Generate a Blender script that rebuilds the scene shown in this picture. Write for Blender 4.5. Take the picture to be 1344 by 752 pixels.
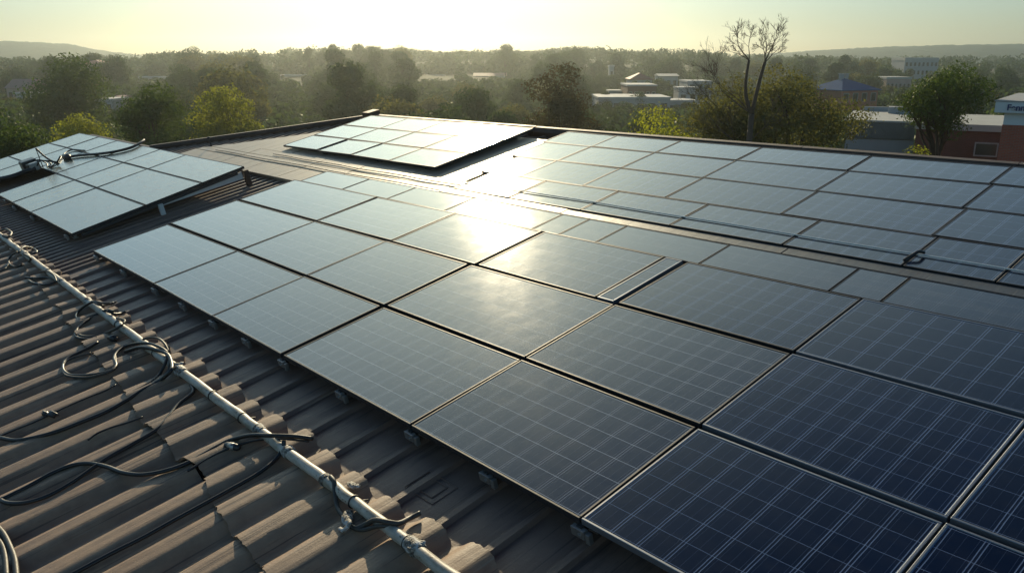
import bpy, bmesh, math, random
import numpy as np
from mathutils import Vector, Matrix
R = math.radians
scene = bpy.context.scene
C = scene.collection
for o in list(bpy.data.objects):
    bpy.data.objects.remove(o)

# ------------------------------------------------------------------ camera, sky, sun, exposure
CAM_Z = 12.5
PITCH = R(15.5)
F = 1093.0                      # focal length in pixels of the 1344 wide photograph
cd = bpy.data.cameras.new('camera'); cam = bpy.data.objects.new('camera', cd); C.objects.link(cam)
cam.location = (0, 0, CAM_Z); cam.rotation_euler = (R(90) - PITCH, 0, 0)
cd.sensor_width = 36; cd.lens = 36 * F / 1344; cd.clip_start = 0.05; cd.clip_end = 9000
scene.camera = cam

SUN_EL, SUN_AZ = R(19.0), R(-6.5)           # azimuth measured from +Y towards +X
SDIR = Vector((math.cos(SUN_EL) * math.sin(SUN_AZ), math.cos(SUN_EL) * math.cos(SUN_AZ), math.sin(SUN_EL)))
w = bpy.data.worlds.new('World'); scene.world = w; w.use_nodes = True
nt = w.node_tree; nt.nodes.clear()
sky = nt.nodes.new('ShaderNodeTexSky'); sky.sky_type = 'NISHITA'; sky.sun_disc = False
sky.sun_elevation = SUN_EL; sky.sun_rotation = SUN_AZ
sky.altitude = 0; sky.air_density = 1.0; sky.dust_density = 0.15; sky.ozone_density = 2.0
bg = nt.nodes.new('ShaderNodeBackground'); bg.inputs[1].default_value = 0.13
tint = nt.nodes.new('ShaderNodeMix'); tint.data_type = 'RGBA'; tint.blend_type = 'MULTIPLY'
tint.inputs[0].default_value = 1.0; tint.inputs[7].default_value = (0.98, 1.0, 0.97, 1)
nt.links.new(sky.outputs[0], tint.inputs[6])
# hazy aureole round the (out of frame) sun
wc = nt.nodes.new('ShaderNodeTexCoord'); wd_ = nt.nodes.new('ShaderNodeVectorMath'); wd_.operation = 'DOT_PRODUCT'
wd_.inputs[1].default_value = SDIR; nt.links.new(wc.outputs['Generated'], wd_.inputs[0])
def wm(op, a, b):
    q = nt.nodes.new('ShaderNodeMath'); q.operation = op
    for i, x in enumerate((a, b)):
        if isinstance(x, (int, float)): q.inputs[i].default_value = x
        else: nt.links.new(x, q.inputs[i])
    return q.outputs[0]
dp = wm('MAXIMUM', wd_.outputs['Value'], 0.0)
au = wm('ADD', wm('MULTIPLY', wm('POWER', dp, 6.0), 5.4), wm('ADD', wm('MULTIPLY', wm('POWER', dp, 16.0), 3.0), wm('MULTIPLY', wm('POWER', dp, 90.0), 10.0)))
ac = nt.nodes.new('ShaderNodeVectorMath'); ac.operation = 'SCALE'; ac.inputs[0].default_value = (1.0, .82, .50); nt.links.new(au, ac.inputs[3])
ad = nt.nodes.new('ShaderNodeVectorMath'); ad.operation = 'ADD'; nt.links.new(tint.outputs[2], ad.inputs[0]); nt.links.new(ac.outputs[0], ad.inputs[1])
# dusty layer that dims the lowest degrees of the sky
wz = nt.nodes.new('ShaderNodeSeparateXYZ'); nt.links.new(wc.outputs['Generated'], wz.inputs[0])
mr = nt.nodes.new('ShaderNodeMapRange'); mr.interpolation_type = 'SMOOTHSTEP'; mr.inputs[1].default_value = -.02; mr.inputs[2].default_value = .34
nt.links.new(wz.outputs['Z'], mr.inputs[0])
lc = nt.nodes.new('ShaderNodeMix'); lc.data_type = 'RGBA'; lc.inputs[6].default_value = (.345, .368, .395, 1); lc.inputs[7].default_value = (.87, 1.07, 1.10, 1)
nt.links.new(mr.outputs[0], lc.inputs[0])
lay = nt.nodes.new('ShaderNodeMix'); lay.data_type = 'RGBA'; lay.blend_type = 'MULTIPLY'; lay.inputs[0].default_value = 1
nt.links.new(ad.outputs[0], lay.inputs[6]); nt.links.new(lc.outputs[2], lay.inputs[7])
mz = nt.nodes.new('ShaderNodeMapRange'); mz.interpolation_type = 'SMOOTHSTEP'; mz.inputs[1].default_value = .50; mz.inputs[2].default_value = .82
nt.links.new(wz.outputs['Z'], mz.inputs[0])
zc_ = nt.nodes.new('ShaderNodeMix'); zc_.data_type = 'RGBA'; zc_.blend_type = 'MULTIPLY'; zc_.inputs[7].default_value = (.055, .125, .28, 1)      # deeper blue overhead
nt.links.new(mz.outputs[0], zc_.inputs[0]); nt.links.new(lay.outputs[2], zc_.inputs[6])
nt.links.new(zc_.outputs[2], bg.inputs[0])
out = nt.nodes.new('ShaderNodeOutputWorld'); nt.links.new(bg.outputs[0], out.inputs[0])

sl = bpy.data.lights.new('sun', 'SUN'); sun = bpy.data.objects.new('sun', sl); C.objects.link(sun)
sl.energy = 5.0; sl.angle = R(0.53); sl.color = (1.0, 0.83, 0.54)
sun.rotation_euler = SDIR.to_track_quat('Z', 'Y').to_euler(); sun.location = (0, 0, 60)

scene.view_settings.view_transform = 'Standard'; scene.view_settings.look = 'None'
scene.view_settings.exposure = 0.0; scene.view_settings.gamma = 1; scene.view_settings.use_curve_mapping = False
cy = scene.cycles
cy.use_denoising = True; cy.max_bounces = 6; cy.diffuse_bounces = 2; cy.glossy_bounces = 3
cy.transmission_bounces = 4; cy.transparent_max_bounces = 8; cy.volume_bounces = 0
cy.sample_clamp_indirect = 4.0; cy.use_fast_gi = False
cy.caustics_reflective = False; cy.caustics_refractive = False

# ------------------------------------------------------------------ coordinates
cp, sp = math.cos(PITCH), math.sin(PITCH)
def c2w(p):
    """camera axes (right, up, back) to world axes"""
    return Vector((p[0], p[1] * sp - p[2] * cp, p[1] * cp + p[2] * sp))
VA = Vector((1428, 739, -F)).normalized()
VB = Vector((-985, 286, -F)); VB = (VB - VA * VA.dot(VB)).normalized()
A = c2w(VA); B = c2w(VB); N = A.cross(B).normalized()       # up-slope, along the eave to the left, roof normal
H = 3.0
CAM = Vector((0, 0, CAM_Z))
ORG = CAM - N * H
def RW(u, v, h=0.0): return ORG + B * u + A * v + N * h
def ray(x, y): return c2w((x - 672, 376 - y, -F))
def px_roof(x, y, h=0.0):
    d = ray(x, y); t = (h - H) / d.dot(N); p = d * t
    return p.dot(B), p.dot(A)
def px_at(x, y, Y):
    d = ray(x, y); return CAM + d * (Y / d.y)
ROOF_M = Matrix((( -B.x, A.x, N.x, 0), (-B.y, A.y, N.y, 0), (-B.z, A.z, N.z, 0), (0, 0, 0, 1)))   # local x right, y up-slope, z normal
def frame_at(u, v, h=0.0, tilt=0.0, roll=0.0):
    return Matrix.Translation(RW(u, v, h)) @ ROOF_M @ Matrix.Rotation(tilt, 4, 'X') @ Matrix.Rotation(roll, 4, 'Y')

# ------------------------------------------------------------------ helpers
def empty(name, label=None, cat=None, group=None, mw=None):
    o = bpy.data.objects.new(name, None); o.empty_display_size = 0.2; C.objects.link(o)
    if mw is not None: o.matrix_world = mw
    if label: o['label'] = label
    if cat: o['category'] = cat
    if group: o['group'] = group
    return o
def tag(o, label, cat, group=None):
    o['label'] = label; o['category'] = cat
    if group: o['group'] = group
    return o
class MB:
    def __init__(s): s.v = []; s.f = []; s.uv = None; s.mi = []
    def add(s, vs, fs, m=0):
        b = len(s.v); s.v.extend([tuple(x) for x in vs]); s.f.extend([tuple(i + b for i in f) for f in fs]); s.mi.extend([m] * len(fs))
    def box(s, x0, x1, y0, y1, z0, z1, m=0, M=None):
        vs = [Vector((x, y, z)) for z in (z0, z1) for y in (y0, y1) for x in (x0, x1)]
        if M is not None: vs = [M @ p for p in vs]
        s.add(vs, [(0, 2, 3, 1), (4, 5, 7, 6), (0, 1, 5, 4), (2, 6, 7, 3), (0, 4, 6, 2), (1, 3, 7, 5)], m)
    def bbox(s, x0, x1, y0, y1, z0, z1, b=0.01, m=0, M=None):
        """box with chamfered edges"""
        bm = bmesh.new(); bmesh.ops.create_cube(bm, size=1)
        for q in bm.verts: q.co = Vector((x0 + (q.co.x + .5) * (x1 - x0), y0 + (q.co.y + .5) * (y1 - y0), z0 + (q.co.z + .5) * (z1 - z0)))
        bmesh.ops.bevel(bm, geom=bm.edges[:], offset=b, segments=2, profile=.7, affect='EDGES')
        bm.verts.ensure_lookup_table()
        vs = [q.co.copy() for q in bm.verts]
        if M is not None: vs = [M @ p for p in vs]
        s.add(vs, [tuple(q.index for q in f.verts) for f in bm.faces], m); bm.free()
    def tube(s, pts, r, n=8, m=0, cap=True):
        pts = [Vector(p) for p in pts]; K = len(pts)
        rr = r if isinstance(r, (list, tuple)) else [r] * K
        t0 = (pts[1] - pts[0]).normalized()
        nx = t0.orthogonal().normalized(); vs = []
        for i, p in enumerate(pts):
            t = (pts[min(i + 1, K - 1)] - pts[max(i - 1, 0)])
            t = t.normalized() if t.length > 1e-9 else t0
            nx = (nx - t * nx.dot(t));
            nx = nx.normalized() if nx.length > 1e-6 else t.orthogonal().normalized()
            ny = t.cross(nx)
            for k in range(n):
                a = 2 * math.pi * k / n
                vs.append(p + (nx * math.cos(a) + ny * math.sin(a)) * rr[i])
        fs = [(i * n + k, i * n + (k + 1) % n, (i + 1) * n + (k + 1) % n, (i + 1) * n + k) for i in range(K - 1) for k in range(n)]
        if cap: fs += [tuple(range(n - 1, -1, -1)), tuple((K - 1) * n + k for k in range(n))]
        s.add(vs, fs, m)
    def build(s, name, mats, parent=None, smooth=False, mw=None):
        me = bpy.data.meshes.new(name); me.from_pydata(s.v, [], s.f)
        if not isinstance(mats, (list, tuple)): mats = [mats]
        for q in mats: me.materials.append(q)
        if any(s.mi): me.polygons.foreach_set('material_index', s.mi)
        if smooth: me.polygons.foreach_set('use_smooth', [True] * len(s.f))
        me.update()
        o = bpy.data.objects.new(name, me); C.objects.link(o)
        if parent is not None: o.parent = parent
        elif mw is not None: o.matrix_world = mw
        return o
def np_mesh(name, V, Fq, mat, parent=None, smooth=False):
    me = bpy.data.meshes.new(name); nf, k = Fq.shape
    me.vertices.add(len(V)); me.vertices.foreach_set('co', np.asarray(V, dtype=np.float32).ravel())
    me.loops.add(nf * k); me.loops.foreach_set('vertex_index', np.asarray(Fq, dtype=np.int32).ravel())
    me.polygons.add(nf); me.polygons.foreach_set('loop_start', np.arange(nf, dtype=np.int32) * k)
    try: me.polygons.foreach_set('loop_total', np.full(nf, k, dtype=np.int32))
    except Exception: pass
    if smooth: me.polygons.foreach_set('use_smooth', np.ones(nf, dtype=bool))
    me.materials.append(mat); me.update(calc_edges=True); me.validate()
    o = bpy.data.objects.new(name, me); C.objects.link(o)
    if parent is not None: o.parent = parent
    return o
def spline(pts, sub=6):
    pts = [Vector(p) for p in pts]; out = []
    P = [pts[0] * 2 - pts[1]] + pts + [pts[-1] * 2 - pts[-2]]
    for i in range(1, len(P) - 2):
        a, b, c, d = P[i - 1:i + 3]
        for k in range(sub):
            t = k / sub
            out.append(0.5 * ((2 * b) + (c - a) * t + (2 * a - 5 * b + 4 * c - d) * t * t + (3 * b - a - 3 * c + d) * t ** 3))
    out.append(pts[-1]); return out

# ------------------------------------------------------------------ materials
def mat(name):
    m = bpy.data.materials.new(name); m.use_nodes = True; m.node_tree.nodes.clear(); return m, G(m.node_tree)
class G:
    def __init__(s, t): s.t = t
    def n(s, typ, **kw):
        q = s.t.nodes.new(typ)
        for k, v in kw.items():
            if k.startswith('i_'):
                q.inputs[int(k[2:])].default_value = v
            else: setattr(q, k, v)
        return q
    def l(s, a, b): s.t.links.new(a, b)
    def math(s, op, a, b=None, c=None, clamp=False):
        q = s.t.nodes.new('ShaderNodeMath'); q.operation = op; q.use_clamp = clamp
        for i, x in enumerate((a, b, c)):
            if x is None: continue
            if isinstance(x, (int, float)): q.inputs[i].default_value = x
            else: s.l(x, q.inputs[i])
        return q.outputs[0]
    def mix(s, f, a, b, blend='MIX'):
        q = s.t.nodes.new('ShaderNodeMix'); q.data_type = 'RGBA'; q.blend_type = blend
        for i, x in ((0, f), (6, a), (7, b)):
            if isinstance(x, (int, float)): q.inputs[i].default_value = x
            elif isinstance(x, tuple): q.inputs[i].default_value = (*x[:3], 1)
            else: s.l(x, q.inputs[i])
        return q.outputs[2]
    def ramp(s, f, stops):
        q = s.t.nodes.new('ShaderNodeValToRGB'); e = q.color_ramp.elements
        while len(e) < len(stops): e.new(0.5)
        for k, (p, c) in enumerate(stops):
            e[k].position = p; e[k].color = (*c, 1) if isinstance(c, tuple) else (c, c, c, 1)
        s.l(f, q.inputs[0]); return q.outputs[0]
    def noise(s, vec, scale, detail=4, rough=.55):
        q = s.t.nodes.new('ShaderNodeTexNoise'); q.inputs['Scale'].default_value = scale; q.inputs['Detail'].default_value = detail
        q.inputs['Roughness'].default_value = rough
        if vec is not None: s.l(vec, q.inputs['Vector'])
        return q.outputs[0]
    def coord(s, which='Object'):
        return s.t.nodes.new('ShaderNodeTexCoord').outputs[which]
    def scale(s, vec, xyz):
        q = s.t.nodes.new('ShaderNodeMapping'); q.inputs['Scale'].default_value = xyz; s.l(vec, q.inputs[0]); return q.outputs[0]
    def bsdf(s, color, rough, metal=0.0, spec=0.5, bump=None, bump_d=0.01, bump_s=0.5, **kw):
        q = s.t.nodes.new('ShaderNodeBsdfPrincipled')
        for nm, x in (('Base Color', color), ('Roughness', rough), ('Metallic', metal), ('Specular IOR Level', spec), *kw.items()):
            if isinstance(x, (int, float)): q.inputs[nm].default_value = x
            elif isinstance(x, tuple): q.inputs[nm].default_value = (*x[:3], 1)
            else: s.l(x, q.inputs[nm])
        if bump is not None:
            b = s.t.nodes.new('ShaderNodeBump'); b.inputs['Strength'].default_value = bump_s; b.inputs['Distance'].default_value = bump_d
            s.l(bump, b.inputs['Height']); s.l(b.outputs[0], q.inputs['Normal'])
        o = s.t.nodes.new('ShaderNodeOutputMaterial'); s.l(q.outputs[0], o.inputs[0]); return q
def simple(name, col, rough=.6, metal=0., spec=.5, var=.25, scale=6., bump=0.0):
    m, g = mat(name); co = g.coord()
    n = g.noise(co, scale, 5)
    c = g.mix(n, tuple(x * (1 - var) for x in col), tuple(min(1, x * (1 + var)) for x in col))
    r = g.math('MULTIPLY_ADD', g.noise(co, scale * 2.3, 3), .2, rough - .1)
    g.bsdf(c, r, metal, spec, bump=n if bump else None, bump_d=bump)
    return m

def make_cell_mat(name, base, line_col, bus, thin, cross, dust, finger=0.35, ior=1.9, rough=.075):
    """glass covered silicon cells: UV is one unit per cell, U along the eave, V up-slope"""
    m, g = mat(name); uv = g.n('ShaderNodeUVMap').outputs[0]
    sx = g.n('ShaderNodeSeparateXYZ'); g.l(uv, sx.inputs[0]); U, V = sx.outputs[0], sx.outputs[1]
    oi = g.n('ShaderNodeObjectInfo').outputs['Random']
    geo = g.coord('Object')
    wob = g.math('MULTIPLY', g.math('SUBTRACT', g.noise(geo, 9, 3), .5), .03)
    def line(x, off, half):
        t = g.math('ABSOLUTE', g.math('SUBTRACT', g.math('FRACT', g.math('ADD', x, .5 - off)), .5))
        return g.math('LESS_THAN', t, half)
    Uw = g.math('ADD', U, wob)
    fade = g.math('MULTIPLY_ADD', g.noise(g.scale(uv, (.9, .25, 1)), 1.7, 3), 1.0, .32, clamp=True)
    l1 = g.math('MAXIMUM', line(Uw, .05, thin), line(Uw, -.05, thin))
    l1 = g.math('MULTIPLY', g.math('MULTIPLY', l1, bus), fade)
    l2 = g.math('MULTIPLY', line(g.math('ADD', V, wob), 0, cross * .5), .75)
    l3 = g.math('MULTIPLY', line(g.math('MULTIPLY', U, 3.0), 0.5, .022), .3)
    l3 = g.math('MULTIPLY', l3, g.math('MULTIPLY_ADD', oi, .7, .3))
    fn = g.math('MULTIPLY', g.math('LESS_THAN', g.math('FRACT', g.math('MULTIPLY', U, 11.0)), .35), .10 * finger)
    ln = g.math('MAXIMUM', g.math('MAXIMUM', l1, l2), l3)
    # cell to cell tone
    fl = g.n('ShaderNodeVectorMath', operation='FLOOR'); g.l(uv, fl.inputs[0])
    wn = g.n('ShaderNodeTexWhiteNoise'); g.l(fl.outputs[0], wn.inputs[0])
    tone = g.math('MULTIPLY_ADD', wn.outputs[0], .5, .75)
    tone = g.math('MULTIPLY', tone, g.math('MULTIPLY_ADD', oi, .6, .7))
    tc = g.n('ShaderNodeVectorMath', operation='SCALE'); tc.inputs[0].default_value = base; g.l(tone, tc.inputs[3])
    c = g.mix(ln, tc.outputs[0], line_col); c = g.mix(fn, c, line_col)
    d1 = g.noise(g.scale(geo, (1.2, 5, 1)), 2.2, 6, .65)
    dm = g.math('MULTIPLY', g.ramp(d1, [(.46, 0.0), (.78, 1.0)]), dust)
    spk = g.math('GREATER_THAN', g.noise(geo, 60, 2), .735)
    dm = g.math('ADD', dm, g.math('MULTIPLY', spk, dust * .8), clamp=True)
    c = g.mix(dm, c, (.34, .30, .235))
    rg = g.math('ADD', g.math('MULTIPLY', dm, .12), g.math('MULTIPLY_ADD', g.noise(geo, 5, 4), .06, rough))
    bmp = g.math('ADD', g.noise(geo, 180, 2), g.math('MULTIPLY', g.noise(geo, 3.5, 2), 1.2))
    g.bsdf(c, rg, 0.0, .5, bump=bmp, bump_d=.0006, bump_s=.55, IOR=ior)
    return m
M = {}
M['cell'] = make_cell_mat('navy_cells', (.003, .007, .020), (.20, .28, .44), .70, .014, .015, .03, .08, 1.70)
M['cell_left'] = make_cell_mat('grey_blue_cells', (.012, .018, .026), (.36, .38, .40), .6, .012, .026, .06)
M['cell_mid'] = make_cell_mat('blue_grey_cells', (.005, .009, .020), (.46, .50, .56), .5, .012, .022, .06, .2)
M['cell_pale'] = make_cell_mat('dusty_pale_cells', (.20, .165, .085), (.16, .15, .12), .12, .008, .012, .7, .2, 2.1, .17)
M['cell_flush'] = make_cell_mat('flush_laminate', (.012, .017, .026), (.20, .23, .27), .40, .010, .008, .14)
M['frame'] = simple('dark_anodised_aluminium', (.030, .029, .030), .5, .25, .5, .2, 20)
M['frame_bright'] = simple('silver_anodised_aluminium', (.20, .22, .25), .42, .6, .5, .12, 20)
M['steel'] = simple('galvanised_steel', (.34, .33, .31), .45, .8, .5, .35, 14)
M['dark_steel'] = simple('dark_bracket_steel', (.05, .048, .047), .5, .5, .5, .3, 20)
M['cable'] = simple('black_cable_jacket', (.014, .013, .013), .42, 0, .5, .3, 30)
M['cable_dusty'] = simple('dusty_cable_jacket', (.05, .044, .036), .55, 0, .5, .4, 30)
M['plastic'] = simple('black_plastic', (.018, .018, .02), .4, 0, .5, .3, 20)
M['pale_conduit'] = simple('pale_conduit_plastic', (.72, .71, .65), .3, 0, .5, .1, 6)
M['rust'] = simple('rusty_flashing', (.075, .045, .032), .6, .3, .5, .5, 5, .004)
M['white_steel'] = simple('white_painted_steel', (.55, .54, .50), .5, 0, .5, .2, 6)

def roof_metal(name, c1, c2, rough, stain):
    m, g = mat(name); co = g.coord()
    n1 = g.noise(g.scale(co, (1.0, .22, 1.0)), 2.3, 6, .6)
    n2 = g.noise(co, 11, 5, .6); n3 = g.noise(co, 90, 3)
    f = g.math('ADD', g.math('MULTIPLY', n1, .65), g.math('MULTIPLY', n2, .35))
    c = g.ramp(f, [(.30, c1), (.52, tuple((a + b) / 2 for a, b in zip(c1, c2))), (.70, c2)])
    st = g.ramp(g.noise(g.scale(co, (3.5, .35, 1)), 2.0, 5, .7), [(.56, 0.0), (.66, 1.0)])
    c = g.mix(g.math('MULTIPLY', st, stain), c, (.035, .026, .022))
    c = g.mix(g.math('MULTIPLY', g.math('GREATER_THAN', n3, .70), .35), c, (.26, .24, .20))
    gr = g.ramp(g.noise(g.scale(co, (17, .22, 1)), 2.2, 3, .5), [(.60, 0.0), (.635, 1.0)])
    c = g.mix(g.math('MULTIPLY', gr, .55), c, (.028, .022, .019))
    sc = g.ramp(g.noise(g.scale(co, (23, .6, 1)), 1.7, 4, .6), [(.66, 0.0), (.70, 1.0)])
    c = g.mix(g.math('MULTIPLY', sc, .35), c, (.34, .29, .22))
    r = g.math('MULTIPLY_ADD', n2, .25, rough - .12)
    h = g.math('ADD', g.math('ADD', g.math('MULTIPLY', n2, .7), g.math('MULTIPLY', n3, .35)), g.math('MULTIPLY', g.noise(g.scale(co, (26, .8, 1)), 2.0, 4, .6), .8))
    g.bsdf(c, r, 0.0, .5, bump=h, bump_d=.006, bump_s=.5)
    return m
M['tile'] = roof_metal('brown_grey_roof_tile', (.18, .110, .068), (.40, .265, .165), .58, .55)
M['deck'] = roof_metal('dark_ribbed_sheet', (.130, .080, .058), (.20, .13, .096), .54, .5)
M['sheet'] = roof_metal('weathered_flat_sheet', (.26, .19, .125), (.40, .30, .21), .46, .40)
M['strip'] = roof_metal('grey_walkway_flashing', (.030, .037, .044), (.052, .060, .068), .45, .4)

m, g = mat('weathered_pvc_pipe'); co = g.coord()
n1 = g.noise(g.scale(co, (2.5, 8, 8)), 2.5, 6, .65); n2 = g.noise(co, 40, 4)
c = g.ramp(n1, [(.35, (.30, .25, .18)), (.55, (.50, .45, .37)), (.75, (.60, .56, .48))])
c = g.mix(g.math('GREATER_THAN', n2, .66), c, (.12, .09, .06))
g.bsdf(c, .5, 0, .5, bump=n2, bump_d=.002); M['pipe'] = m
m, g = mat('peeling_joint_wrap'); co = g.coord()
n2 = g.noise(co, 26, 5, .7)
g.bsdf(g.ramp(n2, [(.40, (.05, .04, .03)), (.52, (.30, .27, .22)), (.62, (.62, .62, .60))]), .5, 0, .5, bump=n2, bump_d=.02, bump_s=1.); M['wrap'] = m

def brick(name, c1, c2, mortar, sc=1.0):
    m, g = mat(name); co = g.coord()
    sx = g.n('ShaderNodeSeparateXYZ'); g.l(co, sx.inputs[0])
    cb = g.n('ShaderNodeCombineXYZ'); g.l(g.math('ADD', sx.outputs[0], sx.outputs[1]), cb.inputs[0]); g.l(sx.outputs[2], cb.inputs[1])
    b = g.n('ShaderNodeTexBrick'); g.l(cb.outputs[0], b.inputs[0])
    b.inputs['Color1'].default_value = (*c1, 1); b.inputs['Color2'].default_value = (*c2, 1); b.inputs['Mortar'].default_value = (*mortar, 1)
    b.inputs['Scale'].default_value = sc; b.inputs['Brick Width'].default_value = .23; b.inputs['Row Height'].default_value = .075; b.inputs['Mortar Size'].default_value = .008
    n = g.noise(co, .7, 4)
    c = g.mix(.35, b.outputs[0], g.ramp(n, [(.3, (.35, .35, .35)), (.7, (1., 1., 1.))]), 'MULTIPLY')
    g.bsdf(c, .85, 0, .3); return m
M['brick'] = brick('red_brick', (.44, .11, .06), (.36, .085, .05), (.24, .2, .17))
M['brick_dark'] = brick('dark_red_brick', (.15, .055, .042), (.12, .045, .036), (.12, .1, .09))
M['render_w'] = simple('white_render', (.30, .31, .31), .8, 0, .3, .12, .8)
M['render_p'] = simple('pink_render', (.36, .25, .22), .8, 0, .3, .15, .8)
M['render_g'] = simple('grey_render', (.30, .31, .31), .8, 0, .3, .15, .8)
M['roof_blue'] = simple('blue_slate_roof', (.020, .075, .19), .9, 0, .05, .2, 2)
M['roof_red'] = simple('red_tile_roof', (.26, .085, .07), .7, 0, .4, .2, 2)
M['roof_pink'] = simple('faded_pink_tile_roof', (.30, .17, .15), .75, 0, .4, .2, 2)
M['roof_grey'] = simple('flat_felt_roof', (.36, .36, .33), .8, 0, .4, .2, .5)
M['roof_white'] = simple('white_membrane_roof', (.36, .36, .35), .7, 0, .4, .08, .5)
M['clad'] = simple('grey_green_cladding', (.16, .18, .175), .6, .2, .4, .2, 1.2)
M['fascia'] = simple('pale_blue_fascia', (.52, .58, .60), .5, 0, .4, .06, 1)
M['letter'] = simple('dark_blue_lettering', (.03, .05, .14), .5, 0, .4, .05, 1)
M['glass'] = simple('dark_window_glass', (.02, .025, .03), .12, 0, .6, .2, .5)
M['asphalt'] = simple('asphalt', (.05, .05, .052), .85, 0, .3, .2, .4)
M['car_white'] = simple('white_car_paint', (.6, .6, .6), .25, 0, .5, .03, 1)

def leaf_mat(name, dark, light, trans, tr=.35, nscale=.5):
    m, g = mat(name)
    isl = g.n('ShaderNodeNewGeometry').outputs['Random Per Island']
    oi = g.n('ShaderNodeObjectInfo').outputs['Random']
    n = g.noise(g.coord(), nscale, 3)
    f = g.math('ADD', g.math('MULTIPLY', isl, .5), g.math('MULTIPLY', n, .6))
    f = g.math('ADD', f, g.math('MULTIPLY_ADD', oi, .4, -.25), clamp=True)
    c = g.mix(f, dark, light)
    d = g.n('ShaderNodeBsdfDiffuse'); g.l(c, d.inputs[0])
    t = g.n('ShaderNodeBsdfTranslucent'); tc = g.mix(f, tuple(x * .6 for x in trans), trans); g.l(tc, t.inputs[0])
    gl = g.n('ShaderNodeBsdfGlossy'); gl.inputs['Roughness'].default_value = .5; gl.inputs[0].default_value = (.6, .62, .55, 1)
    mx = g.n('ShaderNodeMixShader'); mx.inputs[0].default_value = tr; g.l(d.outputs[0], mx.inputs[1]); g.l(t.outputs[0], mx.inputs[2])
    m2 = g.n('ShaderNodeMixShader'); m2.inputs[0].default_value = .04; g.l(mx.outputs[0], m2.inputs[1]); g.l(gl.outputs[0], m2.inputs[2])
    o = g.n('ShaderNodeOutputMaterial'); g.l(m2.outputs[0], o.inputs[0]); return m
M['leaf'] = leaf_mat('dark_green_leaves', (.020, .045, .014), (.065, .11, .030), (.12, .18, .02))
M['leaf_far'] = leaf_mat('wood_leaves', (.022, .050, .020), (.065, .108, .040), (.09, .14, .025), .3, .25)
M['leaf_yellow'] = leaf_mat('yellow_green_leaves', (.07, .10, .016), (.15, .18, .03), (.42, .44, .03), .5)
M['leaf_olive'] = leaf_mat('olive_leaves', (.034, .050, .016), (.085, .100, .032), (.24, .23, .04), .4)
M['leaf_brown'] = leaf_mat('bronze_leaves', (.028, .030, .012), (.065, .058, .022), (.13, .10, .02), .3)
M['bark'] = simple('grey_brown_bark', (.055, .043, .034), .9, 0, .2, .4, 3)
M['bark_pale'] = simple('weathered_bare_bark', (.075, .058, .045), .9, 0, .2, .4, 3)

# ------------------------------------------------------------------ ground and hills
m, g = mat('ground_cover'); co = g.coord()
n = g.noise(co, .02, 6, .6); n2 = g.noise(co, .4, 5, .6)
c = g.ramp(n, [(.35, (.030, .042, .018)), (.5, (.05, .062, .026)), (.62, (.075, .072, .05))])
c = g.mix(g.math('MULTIPLY', n2, .5), c, (.025, .034, .014))
g.bsdf(c, .95, 0, .1); M['ground'] = m
def sm(x, a, b):
    t = np.clip((x - a) / (b - a), 0, 1); return t * t * (3 - 2 * t)
def ground_z(x, y):
    x = np.asarray(x, float); y = np.asarray(y, float)
    az = np.degrees(np.arctan2(x, np.maximum(y, 1)))
    rise = 4.5 * sm(y, 130, 300) * np.exp(-((az + 9) / 13) ** 2)
    rise += 6.0 * sm(y, 300, 460) * np.exp(-((az - 4) / 10) ** 2)
    rise += 2.0 * sm(y, 260, 420)
    return rise + .4 * np.sin(x * .021) * np.cos(y * .017)
xs = np.concatenate([np.linspace(-1400, -420, 24), np.linspace(-400, 400, 90), np.linspace(420, 1400, 24)])
ys = np.concatenate([np.linspace(-600, -30, 12), np.linspace(-10, 520, 110), np.linspace(540, 1400, 30)])
X, Y = np.meshgrid(xs, ys); Z = ground_z(X, Y)
V = np.stack([X, Y, Z], -1).reshape(-1, 3); nx = len(xs); ny = len(ys)
ii = (np.arange(ny - 1)[:, None] * nx + np.arange(nx - 1)[None]).ravel()
o = np_mesh('ground', V, np.stack([ii, ii + 1, ii + nx + 1, ii + nx], 1), M['ground'], smooth=True); o['kind'] = 'structure'

m, g = mat('wooded_hill'); co = g.coord(); n = g.noise(co, .05, 6, .65)
g.bsdf(g.ramp(n, [(.35, (.025, .042, .02)), (.65, (.055, .078, .036))]), .95, 0, .1, bump=n, bump_d=8, bump_s=1); M['hill'] = m
def hill(name, az0, az1, Y0, prof):
    """a real ridge: rises from the plain at Y0 to its crest 160 m further and falls again behind"""
    rnd = np.random.RandomState(int(Y0)); na = 160; az = np.linspace(R(az0), R(az1), na)
    top = np.interp(np.degrees(az), [p[0] for p in prof], [p[1] for p in prof])
    rows = []
    for k, (dy, fz) in enumerate(((0, -.03), (40, .3), (90, .72), (130, .93), (160, 1.0), (200, .9), (260, .45), (330, -.03))):
        yy = Y0 + dy; bump = rnd.rand(na) * (1.3 if 0 < k < 7 else 0)
        rows.append(np.stack([np.tan(az) * yy, np.full(na, yy), top * fz + bump * (top > 2)], -1))
    V = np.concatenate(rows); i = (np.arange(7)[:, None] * na + np.arange(na - 1)[None]).ravel()
    o = np_mesh(name, V, np.stack([i, i + 1, i + na + 1, i + na], 1), M['hill'], smooth=True); o['kind'] = 'structure'
hill('hills', -48, -22, 1080, [(-48, 22), (-40, 25), (-33, 31), (-30, 31.5), (-27, 27), (-25.5, 19), (-22, 8)])
hill('hills', 12, 48, 1080, [(12, 5), (17, 15), (22, 22), (25, 25), (29, 27), (32, 27.5), (40, 24), (48, 18)])

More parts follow.
